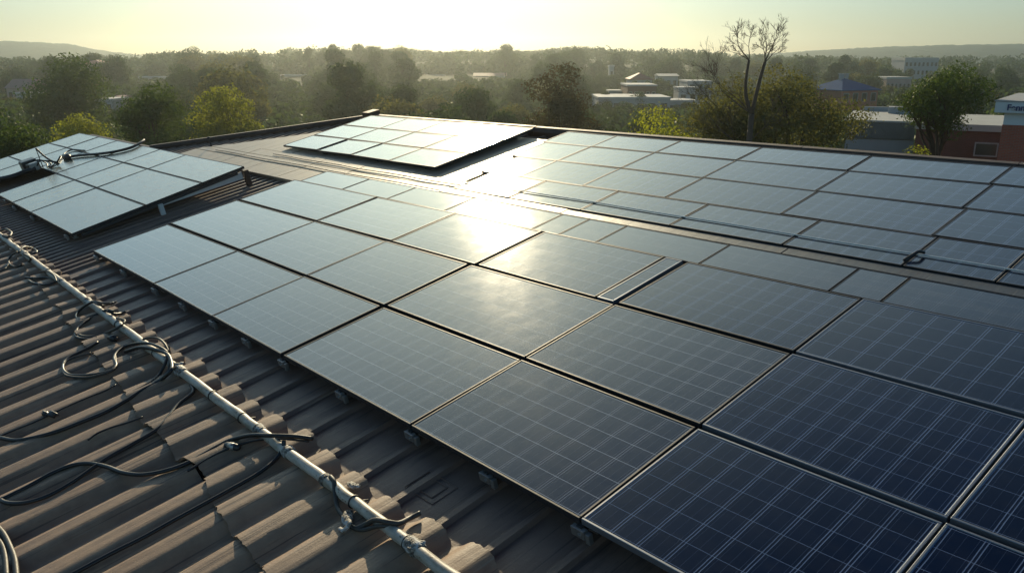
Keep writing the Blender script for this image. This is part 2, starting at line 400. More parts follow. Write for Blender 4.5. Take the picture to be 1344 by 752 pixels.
# ------------------------------------------------------------------ the building under the panels
HU = H                                                   # roof grid unit
RU0, RU1 = -9.0, 24.2
V_EAVE, V_RIDGE = -4.5, 2.972 * HU
V_TILE = .615 * HU
H_DECK, H_TILE = -.165, -.10
def vmax(u):
    if u <= 5.10 * HU: return V_RIDGE
    if u <= 6.50 * HU: return V_RIDGE - (u - 5.10 * HU) * (V_RIDGE - 1.90 * HU) / (1.40 * HU)
    return 1.90 * HU
bld = empty('warehouse_building', 'brown metal roofed building with long ribbed roof that carries the solar panels', 'building', mw=Matrix.Translation(RW(4, 0, H_DECK)) @ ROOF_M)
BM = bld.matrix_world.inverted()
def on_roof(u, v, h): return BM @ RW(u, v, h)
# ribbed deck
cols = []
u = RU0
while u < RU1:
    if u < 11.75: p, rw, hh = .42, .05, .032
    else: p, rw, hh = .21, .045, .034
    cols += [(u, 0), (u + .014, hh), (u + .014 + rw, hh), (u + .028 + rw, 0), (u + .5 * p + .02, 0.004)]
    u += p
vs = []; rowsn = 8
for (u, hz) in cols:
    top = vmax(u) - .02
    for k in range(rowsn):
        v = 1.2 + (top - 1.2) * k / (rowsn - 1)
        vs.append(on_roof(u, v, H_DECK + hz))
fs = [(i * rowsn + k, i * rowsn + k + 1, (i + 1) * rowsn + k + 1, (i + 1) * rowsn + k) for i in range(len(cols) - 1) for k in range(rowsn - 1)]
mb = MB(); mb.add(vs, fs); mb.build('roof_deck', M['deck'], bld)
# stamped maker's plate outline pressed into the deck
mb = MB()
uc, vc = px_roof(566, 640, H_DECK)
for s in (1.0, .62):
    a, b = .15 * s, .10 * s
    for (du, dv, eu, ev) in ((-a, -b, a, -b), (a, -b, a, b), (a, b, -a, b), (-a, b, -a, -b)):
        mb.tube([on_roof(uc + du, vc + dv, H_DECK + .006), on_roof(uc + eu, vc + ev, H_DECK + .006)], .004, 6)
mb.build('pressed_mark', M['deck'], bld)
# smooth sheet roofing between the raised arrays
mb = MB()
def sheet(u0, u1, v0, v1, h, n=14):
    for k in range(n):
        a = u0 + (u1 - u0) * k / n; b = u0 + (u1 - u0) * (k + 1) / n
        va, vb = min(v1, vmax(a) - (.35 if a < 5.1 * HU - .4 else 1.0)), min(v1, vmax(b) - (.35 if a < 5.1 * HU - .4 else 1.0))
        if va <= v0 or vb <= v0: continue
        mb.add([on_roof(a, v0, h), on_roof(a, va, h), on_roof(b, vb, h), on_roof(b, v0, h),
                on_roof(a, v0, h - .05), on_roof(a, va, h - .05), on_roof(b, vb, h - .05), on_roof(b, v0, h - .05)],
               [(0, 1, 2, 3), (0, 3, 7, 4), (1, 5, 6, 2)] + ([(0, 4, 5, 1)] if k == 0 else []) + ([(3, 2, 6, 7)] if k == n - 1 else []))
rs = random.Random(5)
for k, (a, b) in enumerate(((1.862, 2.02), (2.026, 2.095), (2.101, 2.19), (2.196, 2.90))):
    for (u0, u1) in ((2.24, 3.05), (3.056, 3.47), (3.476, 3.90), (3.906, 4.33), (4.336, 4.78), (4.786, 5.2), (5.206, 5.9)):
        if k == 0 and u0 < 3.7: continue
        if k == 3 and u0 < 3.0: continue
        if k == 3 and u0 < 3.1: u0 = 3.062
        sheet(u0 * HU, u1 * HU, a * HU, b * HU, -.086 + .006 * rs.random() + .003 * (k if k < 3 else -1))
mb.build('flat_sheet_roofing', M['sheet'], bld)
mb = MB()
for (u0, u1) in ((-1.5, .30), (.304, 1.30), (1.304, 2.24), (2.244, 3.02)):
    a, b = u0 * HU, u1 * HU
    mb.box(-b + 4, -a + 4, 2.022 * HU, 2.066 * HU, .085, .122 + .004 * rs.random())
mb.build('walkway_flashing', M['strip'], bld)
# tiled lower roof
PIT = .40
def noise1(*k):
    return random.Random(hash(k) & 0xffffffff).random()
def tile_course(v_lo, v_hi, lift, nseg, jag_lo, jag_hi, seed):
    rs_ = random.Random(seed); ncol = int((RU1 - RU0) / PIT); S = 16
    V_, F_ = [], []
    jl = [rs_.gauss(0, jag_lo) for _ in range(ncol + 2)]; jh = [rs_.gauss(0, jag_hi) for _ in range(ncol + 2)]
    dz = [rs_.gauss(0, .006) for _ in range(ncol + 2)]; nn = 0
    for i in range(ncol * S + 1):
        t = i / S; u = RU0 + t * PIT; k = int(t); fr = t - k
        drift = HU * .065 * (u / HU - 1.34)
        s = 1.5
        prof = .5 + .5 * math.cos(2 * math.pi * (fr - .5 + .09 * math.sin(2 * math.pi * fr)))
        prof = max(0., min(1., (prof - .06) * 1.12)) ** 1.1
        a = jl[k] * (1 - fr) + jl[k + 1] * fr + rs_.gauss(0, jag_lo * .22)
        b = jh[k] + rs_.gauss(0, jag_hi * .2) + .035 * prof * (1 if jag_hi else 0)
        zz = dz[k] * (1 - fr) + dz[k + 1] * fr
        lo = v_lo + (drift if jag_lo else 0) + a; hi = v_hi + b + (0 if jag_hi else drift)
        for q in range(nseg + 1):
            f = q / nseg; v = lo + (hi - lo) * f
            h = H_TILE - .030 + .064 * prof + zz + lift * (1 - f) + rs_.gauss(0, .0012)
            if q == nseg and jag_hi: h -= .004
            V_.append(on_roof(u, v, h))
            if q == 0: hl = h
            if q == nseg: hu = h
        # thickness of the lower edge and of the upper edge
        V_.append(on_roof(u, lo, hl)); V_.append(on_roof(u, hi, hu))
        V_.append(on_roof(u, lo + .006, H_TILE - .030 + .064 * prof + zz + lift - .020))
        V_.append(on_roof(u, hi - .004, H_TILE - .030 + .064 * prof + zz - .034))
    st = nseg + 5
    for i in range(ncol * S):
        a, b = i * st, (i + 1) * st
        for q in range(nseg): F_.append((a + q, a + q + 1, b + q + 1, b + q))
        F_.append((a + nseg + 3, a + nseg + 1, b + nseg + 1, b + nseg + 3)); F_.append((a + nseg + 2, a + nseg + 4, b + nseg + 4, b + nseg + 2))
    return V_, F_
tr = MB()
for k, (lo, hi, jl, jh) in enumerate(((.34 * HU, V_TILE, .028, .020), (-.9, .34 * HU + .06, .03, 0), (-2.7, -.84, .03, 0), (V_EAVE - .1, -2.64, .01, 0))):
    v_, f_ = tile_course(lo, hi, .028 if k < 3 else 0, 6, jl, jh, 11 + k)
    tr.add(v_, f_)
tr.build('tile_roof', M['tile'], bld, smooth=True)
# ridge cap and hip cap
mb = MB()
r0 = V_RIDGE - .10
def capstrip(pts, w_, hgt, mb):
    """folded metal cap following a line on the roof"""
    P = [Vector(p) for p in pts]
    for a, b in zip(P[:-1], P[1:]):
        d = (b - a).normalized(); s = d.cross(Vector((0, 0, 1))).normalized()
        prof = [(-w_, -.10), (-w_, hgt * .55), (-w_ * .45, hgt), (w_ * .45, hgt), (w_, hgt * .55), (w_, -.10)]
        vs = [p + s * x + Vector((0, 0, z)) for p in (a, b) for x, z in prof]
        mb.add(vs, [(k, k + 6, k + 7, k + 1) for k in range(5)] + [(0, 1, 2, 3, 4, 5), (11, 10, 9, 8, 7, 6)])
segs = [RU0 + k * 2.4 for k in range(0, 11)] + [5.08 * HU]
for a, b in zip(segs[:-1], segs[1:]):
    capstrip([on_roof(a + .004, V_RIDGE + .04, H_DECK + .02 * (rs.random() < .5) * .3), on_roof(b - .004, V_RIDGE + .04, H_DECK)], .075, .145, mb)
mb.build('ridge_cap', M['rust'], bld)
mb = MB(); mb.bbox(-5.13 * HU + 4, -5.04 * HU + 4, V_RIDGE - .10, V_RIDGE + .18, -.05, .21, .02); mb.build('ridge_end_cap', M['rust'], bld)
mb = MB()
capstrip([on_roof(5.12 * HU, V_RIDGE + .03, H_DECK), on_roof(5.8 * HU, vmax(5.8 * HU) + .03, H_DECK), on_roof(6.5 * HU, 1.9 * HU + .03, H_DECK)], .07, .13, mb)
mb.build('hip_cap', M['rust'], bld)
mb = MB(); capstrip([on_roof(6.5 * HU + .05, 1.9 * HU + .03, H_DECK), on_roof(RU1, 1.9 * HU + .03, H_DECK)], .07, .10, mb); mb.build('verge_flashing', M['rust'], bld)
# body: walls down to the ground, far slope behind the ridge, eave gutter
def plan(u, v, h=H_DECK - .03): return RW(u, v, h)
outl = [plan(RU0 + .05, V_EAVE), plan(RU1 - .05, V_EAVE), plan(RU1 - .05, 1.9 * HU), plan(6.5 * HU, 1.9 * HU), plan(5.1 * HU, V_RIDGE), plan(RU0 + .05, V_RIDGE)]
mb = MB(); K = len(outl)
vs = [BM @ p for p in outl] + [BM @ Vector((p.x, p.y, .05)) for p in outl]
mb.add(vs, [(k, (k + 1) % K, (k + 1) % K + K, k + K) for k in range(K) if k != 4] + [tuple(range(K))])
mb.build('wall', M['render_g'], bld)
Ah = Vector((A.x, A.y, 0)).normalized()
e0, e1 = plan(RU0 + .05, V_RIDGE), plan(5.1 * HU, V_RIDGE)
f0, f1 = e0 + Ah * 9 - Vector((0, 0, 2.0)), e1 + Ah * 9 - Vector((0, 0, 2.0))
mb = MB(); mb.add([BM @ p for p in (e0, e1, f1, f0)], [(0, 1, 2, 3)]); mb.build('rear_roof_slope', M['deck'], bld)
mb = MB()
gnd = lambda p: Vector((p.x, p.y, .05))
mb.add([BM @ p for p in (f0, f1, gnd(f1), gnd(f0), e0, gnd(e0), e1, gnd(e1))], [(0, 1, 2, 3), (4, 0, 3, 5), (1, 6, 7, 2)]); mb.build('wall', M['render_g'], bld)
mb = MB(); mb.tube([on_roof(RU0, V_EAVE - .16, -.2), on_roof(RU1, V_EAVE - .16, -.2)], .07, 10); mb.build('gutter', M['steel'], bld, smooth=True)

# ------------------------------------------------------------------ solar panels
ORD = ['leftmost', 'second', 'third', 'fourth', 'fifth', 'sixth', 'seventh', 'eighth', 'ninth', 'tenth', 'eleventh', 'twelfth', 'thirteenth', 'fourteenth']
prs = random.Random(77)
def panel(u0, u1, v0, v1, label, group, cm, fm='frame', mw=None, h=0.0, jit=.0034, fw=.016, th=.04, gap=.012, ncell=None):
    """one framed module lying between u0..u1 and v0..v1 (metres on the roof); mw replaces the roof frame for tilted racks"""
    if group == 'solar panels of the large front array':
        gap = .018
        if abs(u0 - 2.15 * HU) < .08: u0 += .022
        if abs(u1 - 2.15 * HU) < .08: u1 -= .022
    w_, l_ = u1 - u0 - gap, v1 - v0 - gap
    if mw is None: mwm = frame_at((u0 + u1) / 2, (v0 + v1) / 2, h, prs.gauss(0, jit), prs.gauss(0, jit))
    else: mwm = mw @ Matrix.Translation((-(u0 + u1) / 2, (v0 + v1) / 2, h)) @ Matrix.Rotation(prs.gauss(0, jit), 4, 'X') @ Matrix.Rotation(prs.gauss(0, jit), 4, 'Y')
    t = empty('solar_panel', label, 'solar panel', group, mwm)
    x, y = w_ / 2, l_ / 2
    f = MB(); b = .003
    def bar(x0, x1, y0, y1):
        f.add([(x0, y0, -th), (x1, y0, -th), (x1, y1, -th), (x0, y1, -th), (x0, y0, -b), (x1, y0, -b), (x1, y1, -b), (x0, y1, -b),
               (x0 + b, y0 + b, 0), (x1 - b, y0 + b, 0), (x1 - b, y1 - b, 0), (x0 + b, y1 - b, 0)],
              [(3, 2, 1, 0), (0, 1, 5, 4), (1, 2, 6, 5), (2, 3, 7, 6), (3, 0, 4, 7), (4, 5, 9, 8), (5, 6, 10, 9), (6, 7, 11, 10), (7, 4, 8, 11), (8, 9, 10, 11)])
    bar(-x, x, -y, -y + fw); bar(-x, x, y - fw, y); bar(-x, -x + fw, -y + fw, y - fw); bar(x - fw, x, -y + fw, y - fw)
    f.build('frame', M[fm], t)
    nu, nv = ncell or (max(1, round((w_ - .04) / .17)), max(1, round((l_ - .04) / .18)))
    gx, gy = x - fw, y - fw; zt = -.004
    me = bpy.data.meshes.new('cell_sheet')
    me.from_pydata([(-gx, -gy, zt), (gx, -gy, zt), (gx, gy, zt), (-gx, gy, zt), (-gx, -gy, -.03), (gx, -gy, -.03), (gx, gy, -.03), (-gx, gy, -.03)], [],
                   [(0, 1, 2, 3), (7, 6, 5, 4)])
    uv = me.uv_layers.new(name='UVMap'); q = .06
    for li, (a, b2) in enumerate(((-q, -q), (nu + q, -q), (nu + q, nv + q), (-q, nv + q)) * 2): uv.data[li].uv = (a, b2)
    me.materials.append(M[cm]); o = bpy.data.objects.new('cell_sheet', me); C.objects.link(o); o.parent = t
    return t
def row_of(us, v0, v1, fmt, group, cm, **kw):
    """us runs left (large u) to right; fm and cm may be functions of the middle u"""
    fmf = kw.pop('fm', 'frame')
    for k, (a, b) in enumerate(zip(us[:-1], us[1:])):
        mid = (a + b) / 2
        place = 'leftmost' if k == 0 else ORD[k] + ' from the left'
        panel(b * HU, a * HU, v0 * HU, v1 * HU, fmt % place, group, cm(mid) if callable(cm) else cm,
              fm=fmf(mid) if callable(fmf) else fmf, **kw)
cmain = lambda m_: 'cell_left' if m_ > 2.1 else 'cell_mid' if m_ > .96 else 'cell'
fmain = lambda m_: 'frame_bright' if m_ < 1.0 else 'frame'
GM = 'solar panels of the large front array'
COLS = [4.035, 3.23, 2.665, 2.15, 1.497, .95, .455, -.08, -.62]
WIDE = .045
def main_row(v0, v1, cols, fmt):
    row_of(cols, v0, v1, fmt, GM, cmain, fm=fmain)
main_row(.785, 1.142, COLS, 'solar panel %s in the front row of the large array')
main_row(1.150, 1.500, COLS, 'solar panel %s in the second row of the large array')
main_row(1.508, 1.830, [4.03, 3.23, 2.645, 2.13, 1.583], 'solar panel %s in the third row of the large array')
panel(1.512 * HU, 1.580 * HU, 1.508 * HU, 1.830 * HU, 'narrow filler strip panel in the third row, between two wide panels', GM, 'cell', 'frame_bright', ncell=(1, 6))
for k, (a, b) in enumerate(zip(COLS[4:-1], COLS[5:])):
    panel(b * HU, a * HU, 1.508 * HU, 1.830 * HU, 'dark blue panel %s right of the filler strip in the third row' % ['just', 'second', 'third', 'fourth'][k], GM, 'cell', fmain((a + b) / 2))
row_of([4.02, 3.59, 3.19, 2.76, 2.22, 2.08, 1.90, 1.475, 1.055, .915, .50, .0, -.5], 1.848, 2.016, 'low flush panel %s in the narrow row behind the large array',
       'low flush panels behind the large array', 'cell_flush', h=-.035, fw=.010, th=.03, jit=.001)
GU = 'solar panels of the upper right array'
row_of([2.98, 2.60, 2.185, 1.76, 1.33, .965, .73, .25, -.25], 2.070, 2.296, 'solar panel %s in the row crossed by the thin conduit', GU, 'cell', h=-.03)
row_of([3.05, 2.78, 2.39, 1.96, 1.475, .985, .49, .0, -.5], 2.2965, 2.537, 'solar panel %s in the row above the thin conduit', GU, 'cell', h=-.03)
row_of([3.10, 2.78, 2.39, 1.965, 1.487, 1.0, .50, .0, -.5], 2.5375, 2.768, 'solar panel %s in the second row below the ridge', GU, 'cell', h=-.03)
row_of([3.12, 2.78, 2.39, 1.968, 1.495, 1.01, .51, .0, -.5], 2.7685, 2.955, 'solar panel %s in the top row along the ridge', GU, 'cell', h=-.03)
# small raised array below the ridge, standing a little proud of the roof
far_mw = Matrix.Translation(RW(0, 2.245 * HU, -.012)) @ ROOF_M @ Matrix.Rotation(R(.6), 4, 'X')
GF = 'solar panels of the small raised array below the ridge'
for r_, (a, b, nm) in enumerate(((0, .222, 'front'), (.228, .452, 'middle'), (.458, .68, 'back'))):
    us = [4.985, 4.545, 4.15, 3.76, 3.345]
    for k in range(4):
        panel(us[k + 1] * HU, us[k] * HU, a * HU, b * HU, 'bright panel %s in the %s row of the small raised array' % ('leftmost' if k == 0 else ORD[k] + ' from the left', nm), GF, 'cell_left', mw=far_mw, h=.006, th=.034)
# left array on its rack, tilted a little more than the roof
L_TILT = R(3.2)
lf_mw = Matrix.Translation(RW(0, .795 * HU, .03)) @ ROOF_M @ Matrix.Rotation(L_TILT, 4, 'X')
LI = lf_mw.inverted()
def px_left(x, y):
    o_ = LI @ CAM; d = LI.to_3x3() @ ray(x, y); p = o_ - d * (o_.z / d.z); return -p.x, p.y
GL = 'pale solar panels of the raised array on the left'
vb = [px_left(85, 303)[1], px_left(187, 268)[1], px_left(268, 241)[1], px_left(334, 221)[1]]
ur = [px_left(85, 303)[0], px_left(190, 268)[0], px_left(267, 241)[0], px_left(332, 221)[0]]
colp = [(43, 277), (18, 265)]
u1 = px_left(43, 277)[0]; u2 = px_left(18, 265)[0]
uedge = sum(ur) / 4
step = (u1 - uedge)
lu = [uedge, u1, u2, u2 + (u2 - u1), u2 + 2 * (u2 - u1), u2 + 3 * (u2 - u1), u2 + 4.2 * (u2 - u1)]
print('LEFT', vb, ur, lu)
for r_, nm in enumerate(('front', 'middle', 'back')):
    for k in range(6):
        if r_ == 0 and k == 3: continue            # the open bay with the cable gear
        place = 'rightmost' if k == 0 else ORD[k] + ' from the right'
        panel(lu[k], lu[k + 1], vb[r_] + (.004 if r_ else 0), vb[r_ + 1], 'pale dusty panel %s in the %s row of the left array' % (place if not (r_ == 0 and k > 3) else ['', '', '', '', 'left of the open bay', 'farthest left'][k], nm), GL, 'cell_pale', mw=lf_mw, jit=.003)

# ------------------------------------------------------------------ rails, brackets, rack
GR = 'mounting rails under the large array'
def rail(u, v0, v1, label, group, top=-.042):
    t = empty('mounting_rail', label, 'mounting rail', group, frame_at(u, v0, H_DECK))
    L = v1 - v0; z1 = top - H_DECK
    mb = MB(); mb.bbox(-.02, .02, 0, L, z1 - .045, z1, .004); mb.build('rail', M['dark_steel'], t)
    y = .12
    while y < L:
        f = MB(); f.box(-.05, .05, y - .035, y + .035, .033, .040); f.bbox(.021, .029, y - .025, y + .025, .036, z1 - .004, .002); f.tube([(.035, y, .04), (.035, y, .052)], .009, 6); f.build('foot', M['steel'], t); y += 1.3
    e = MB(); e.bbox(-.05, .05, -.016, .02, z1 - .065, z1 - .008, .004); e.tube([(.02, -.03, z1 - .035), (.02, .0, z1 - .035)], .011, 8); e.bbox(.052, .085, -.012, .02, z1 - .085, z1 - .02, .004); e.build('end_clamp', M['steel' if v0 < 1.0 * HU else 'dark_steel'], t)
names = ['at the left end', 'below the second gap', 'below the third gap', 'below the wide fourth gap', 'below the fifth gap', 'below the sixth gap', 'below the seventh gap']
for k, u in enumerate((4.01, 3.23, 2.665, 2.15, 1.497, .95, .455)):
    rail(u * HU - (.05 if k == 0 else 0), .785 * HU - .012, 1.83 * HU, 'dark steel mounting rail %s of the large array' % names[k], GR)
    if k < 6:
        un = (4.01, 3.23, 2.665, 2.15, 1.497, .95, .455)[k + 1]
        rail((u + un) / 2 * HU, .785 * HU - .004, 1.83 * HU, 'dark steel mounting rail %s of the large array' % ['under the first front panel', 'under the second front panel', 'under the third front panel', 'under the fourth front panel', 'under the fifth front panel', 'under the sixth front panel'][k], GR)
for k, u in enumerate((2.39, 1.965, 1.487, 1.0, .5)):
    rail(u * HU, 2.09 * HU, 2.94 * HU, 'dark mounting rail below the %s column gap of the upper right array' % ['first', 'second', 'third', 'fourth', 'fifth'][k], 'mounting rails under the upper right array', -.085)
for k, u in enumerate((4.5, 3.9, 3.45)):
    rail(u * HU, 2.27 * HU, 2.88 * HU, 'dark mounting rail under the small raised array, %s one' % ['left', 'middle', 'right'][k], 'mounting rails under the small raised array', -.045)
for k, u in enumerate((lu[0] + .4, lu[1], lu[2], lu[3])):
    rail(u, .80 * HU, 1.2 * HU, 'dark mounting rail under the front of the left array, %s' % ['nearest its right edge', 'second from its right edge', 'third from its right edge', 'beside the open bay'][k], 'mounting rails under the left array', -.03)

rack = empty('panel_rack', 'white post and beam rack holding up the right edge of the left array', 'rack', mw=frame_at(uedge, 1.2 * HU, H_DECK))
def rack_pt(x, y, z): return (x, y, z)
LL = vb[3]
def lh(yv): return math.tan(L_TILT) * (yv - .795 * HU) + .03 - H_DECK - .045          # height of the frame underside over the deck
y_post = px_roof(222, 275, 0)[1]
mb = MB(); yp = y_post - 1.2 * HU
mb.bbox(-.02, .04, yp - .035, yp + .035, .03, lh(y_post) - .02, .004); mb.build('post', M['white_steel'], rack)
ye = 1.72 * HU
mb = MB(); mb.add([(-.06, yp + .04, .16), (-.06, ye - 1.2 * HU, .16), (-.06, ye - 1.2 * HU, lh(ye) - .03), (-.06, yp + .04, lh(y_post) - .03),
                   (-.02, yp + .04, .16), (-.02, ye - 1.2 * HU, .16), (-.02, ye - 1.2 * HU, lh(ye) - .03), (-.02, yp + .04, lh(y_post) - .03)],
                  [(0, 1, 2, 3), (7, 6, 5, 4), (0, 4, 5, 1), (1, 5, 6, 2), (2, 6, 7, 3), (3, 7, 4, 0)]); mb.build('side_panel', M['white_steel'], rack)
mb = MB(); yq = ye - 1.2 * HU + .06; mb.bbox(-.03, .04, yq - .04, yq + .04, .03, lh(ye + .06) - .02, .004); mb.build('post', M['rust'], rack)
mb = MB(); mb.bbox(-.05, .0, -.35 * HU, .50 * HU, lh(1.2 * HU) - .05, lh(1.2 * HU) - .005, .004, M=Matrix.Translation((0, 0, 0)) @ Matrix.Rotation(L_TILT, 4, 'X')); mb.build('rail', M['dark_steel'], rack)

# cable gear in the open bay
t = empty('cable_gear', 'dark clump of junction boxes and wire ends on the pale left array', 'junction box', mw=lf_mw @ Matrix.Translation((-px_left(44, 220)[0], px_left(44, 220)[1], .0)))
mb = MB(); mb.bbox(-.34, .0, -.18, .12, -.02, .17, .03); mb.build('junction_box', M['plastic'], t)
mb = MB(); mb.bbox(.03, .26, -.14, .10, -.02, .12, .02); mb.build('junction_box', M['dark_steel'], t)
mb = MB(); mb.bbox(.28, .42, -.12, .05, -.02, .15, .02); mb.build('junction_box', M['steel'], t)
mb = MB()
for s_ in range(4):
    mb.tube(spline([(.1 + .1 * s_, 0, .06), (.25 + .1 * s_, .1, .16), (.4 + .13 * s_, .2 + .05 * s_, .05), (.55 + .1 * s_, .15, .01)]), .012, 6)
mb.build('wire', M['cable'], t, smooth=True)
mb = MB()
mb.tube([(.42, .1, .0), (.47, .12, .42)], .010, 6); mb.tube(spline([(.47, .12, .42), (.62, .2, .2), (.8, .3, .05)]), .02, 6); mb.tube([(.8, .3, .05), (.98, .4, .19)], .018, 6)
mb.build('bent_bracket', M['dark_steel'], t, smooth=True)
def left_pt(x, y, h):
    u, v = px_left(x, y); return lf_mw @ Vector((-u, v, h))
def world_tube(name, pts, r, mt, label, cat, group=None, sub=6, n=7):
    P = spline(pts, sub); o0 = P[0].copy(); mb = MB(); mb.tube([p - o0 for p in P], r, n)
    o = mb.build(name, mt, smooth=True); o.location = o0
    tag(o, label, cat, group); return o
world_tube('cable', [left_pt(x, y, .03) for x, y in ((86, 209), (104, 206), (130, 204), (152, 201), (172, 196), (184, 190), (190, 186))], .028, M['cable'],
           'thick black cable lying across the back of the pale left array', 'cable')
world_tube('cable', [left_pt(x, y, .025) for x, y in ((0, 237), (18, 233), (34, 227), (48, 223))], .05, M['cable'], 'black cable run in the open bay at the left edge', 'cable')
world_tube('cable', [left_pt(x, y, .02) for x, y in ((75, 216), (84, 204), (95, 198), (112, 199))], .016, M['cable'], 'short black wire with a raised kink on the pale left array', 'cable')
plug = empty('cable_plug', 'thick black plug at the end of the cable on the left array', 'plug', mw=lf_mw @ Matrix.Translation((-px_left(88, 209)[0], px_left(88, 209)[1], .045)))
mb = MB(); mb.tube([(-.16, 0, 0), (-.12, 0, 0), (-.1, 0, 0), (.12, .02, 0), (.2, .02, 0)], [.02, .05, .065, .06, .03], 10); mb.build('body', M['plastic'], plug, smooth=True)
mb = MB(); mb.tube([(.06, .012, 0), (.10, .014, 0)], [.07, .07], 10); mb.build('collar', M['dark_steel'], plug, smooth=True)

# ------------------------------------------------------------------ pipe along the tile edge, with its joints and clips
HP = -.03
pu0, pv0 = px_roof(590, 752, HP); pu1, pv1 = px_roof(0, 309, HP)
pd = ((pu1 - pu0), (pv1 - pv0))
def pipe_pt(f, h=HP): return RW(pu0 + pd[0] * f, pv0 + pd[1] * f, h)
pipe = empty('conduit_pipe', 'long weathered cream pipe lying along the upper edge of the roof tiles', 'pipe', mw=Matrix.Translation(pipe_pt(0)) @ ROOF_M)
PI_ = pipe.matrix_world.inverted()
prs2 = random.Random(3)
mb = MB(); pts = []
for k in range(-24, 150):
    f = k / 100; pts.append(PI_ @ (pipe_pt(f) + N * prs2.gauss(0, .002) + A * prs2.gauss(0, .003)))
mb.tube(spline(pts, 2), .037, 14); mb.build('pipe_run', M['pipe'], pipe, smooth=True)
def pipe_f(x, y):
    u, v = px_roof(x, y, HP); return ((u - pu0) * pd[0] + (v - pv0) * pd[1]) / (pd[0] ** 2 + pd[1] ** 2)
DP = (pipe_pt(1) - pipe_pt(0)).normalized()
for (x, y, L, r) in ((352, 560, .10, .046), (386, 590, .09, .047), (548, 716, .14, .050), (238, 488, .13, .049), (78, 372, .06, .045), (110, 398, .08, .046), (32, 335, .06, .045), (430, 628, .05, .042)):
    f = pipe_f(x, y); c0 = PI_ @ pipe_pt(f); d = PI_.to_3x3() @ DP
    K = 9; q = [c0 + d * (L * (k / (K - 1) - .5)) for k in range(K)]
    rr = [r * (.84 if k in (0, K - 1) else 1) + prs2.gauss(0, .0025) for k in range(K)]
    mb = MB(); mb.tube(q, rr, 12); mb.build('joint_wrap', M['wrap'], pipe, smooth=True)
for (x, y) in ((205, 463), (282, 518), (470, 655), (150, 428), (60, 358), (540, 708), (320, 548)):
    f = pipe_f(x, y); c0 = pipe_pt(f); mb = MB()
    ring = [c0 + (A * math.cos(a) + N * math.sin(a)) * .041 for a in [math.pi * 2 * k / 16 for k in range(17)]]
    mb.tube([PI_ @ p for p in ring], .005, 5, cap=False)
    mb.tube([PI_ @ (c0 + A * .04 - N * .02), PI_ @ (c0 + A * .09 - N * .045)], .006, 5); mb.build('strap', M['dark_steel'], pipe, smooth=True)

# loose cables traced over the tiles
HC = -.052
def roof_cable(pix, r, mt, label, cat='cable', hh=HC, lift=None, group=None, name='cable'):
    pts = []
    for k, q in enumerate(pix):
        x, y = q[0], q[1]; h = q[2] if len(q) > 2 else hh
        u, v = px_roof(x, y, h); pts.append(RW(u, v, h))
    return world_tube(name, pts, r * 1.15, mt, label, cat, group, 6, 8)
c7 = lambda *p: [(x / 2.984, 500 + y / 2.984, *q) for x, y, *q in p]
roof_cable(c7((1225, 225, -.0), (1150, 216, .02), (1060, 213, .03), (980, 212, .0), (900, 232), (840, 262), (740, 318), (650, 350), (560, 366), (480, 358), (420, 336), (350, 322), (280, 330), (200, 362), (110, 412), (30, 452), (5, 466), (40, 478), (110, 474), (190, 448), (280, 398), (370, 335), (430, 296), (520, 246), (610, 192), (660, 140), (700, 90), (755, 45), (748, 15)), .014, M['cable'],
           'long black cable looping from the pipe over the lower tiles to the left frame edge')
roof_cable(c7((1112, 232, .03), (1108, 262, -.01), (1080, 306), (1010, 362), (900, 425), (800, 480), (680, 545), (560, 612), (440, 672), (290, 752), (200, 800)), .013, M['cable'],
           'black cable dropping from the pipe joint straight down beside a tile rib')
roof_cable(c7((1210, 235, -.02), (1100, 226, .0), (1000, 232), (900, 262), (820, 300), (735, 352)), .008, M['cable'], 'thin dark wire beside the cable with the black connector')
roof_cable(c7((0, 222), (60, 232), (130, 222), (220, 198), (320, 160), (420, 118), (500, 72), (560, 34), (620, 2), (668, -40, .02), (672, -70, .02), (655, -105, .03), (610, -122, .03), (550, -132, .02), (490, -115)), .015, M['cable'],
           'thick black cable sweeping from the left frame edge up to the large pipe loop')
roof_cable(c7((345, 230), (380, 205), (440, 180), (500, 162), (560, 140)), .007, M['cable'], 'short thin wire emerging below a broken tile edge')
roof_cable(c7((0, 216), (60, 190), (140, 158), (250, 105), (340, 66), (410, 38), (455, 14)), .006, M['cable'], 'thin wire with a lumpy inline splice on the upper left tiles')
roof_cable(c7((-20, 560), (15, 600), (40, 650), (58, 700), (66, 770)), .016, M['cable_dusty'], 'dusty cable curving through the bottom left corner')
roof_cable(c7((-30, 600), (5, 640), (20, 690), (26, 770)), .016, M['cable_dusty'], 'second dusty cable in the very bottom left corner')
z8 = lambda *p: [(60 + x / 6.265, 380 + y / 6.265, *q) for x, y, *q in p]
roof_cable(z8((1000, 520, .02), (985, 600, .0), (940, 690), (880, 750), (800, 800), (700, 850)), .013, M['cable_dusty'], 'pale dusty cable hanging down the tiles from the large pipe loop')
roof_cable(z8((1010, 540, .03), (1020, 620, .0), (990, 690), (930, 760)), .011, M['cable_dusty'], 'outer strand beside the pale dusty hanging cable')
roof_cable(z8((1005, 520, .03), (950, 480, .045), (860, 445, .045), (760, 440, .02), (670, 460), (600, 500), (562, 560), (580, 620), (540, 665), (440, 690), (320, 705), (200, 700), (145, 660), (150, 600), (200, 555), (290, 510), (350, 480), (430, 432)), .012, M['cable'],
           'black cable wound in a long S beside the large pipe loop')
roof_cable(z8((570, 540), (576, 600), (560, 655), (480, 690), (340, 722), (200, 715), (150, 690), (138, 640), (170, 590), (240, 555), (300, 540), (370, 522)), .010, M['cable_dusty'], 'dusty grey strand following the inside of the S shaped cable')
roof_cable(z8((1010, 510, .02), (980, 450, .05), (930, 405, .055), (860, 395, .05), (800, 410, .04)), .010, M['cable_dusty'], 'brown wire arching over the pipe above the large loop')
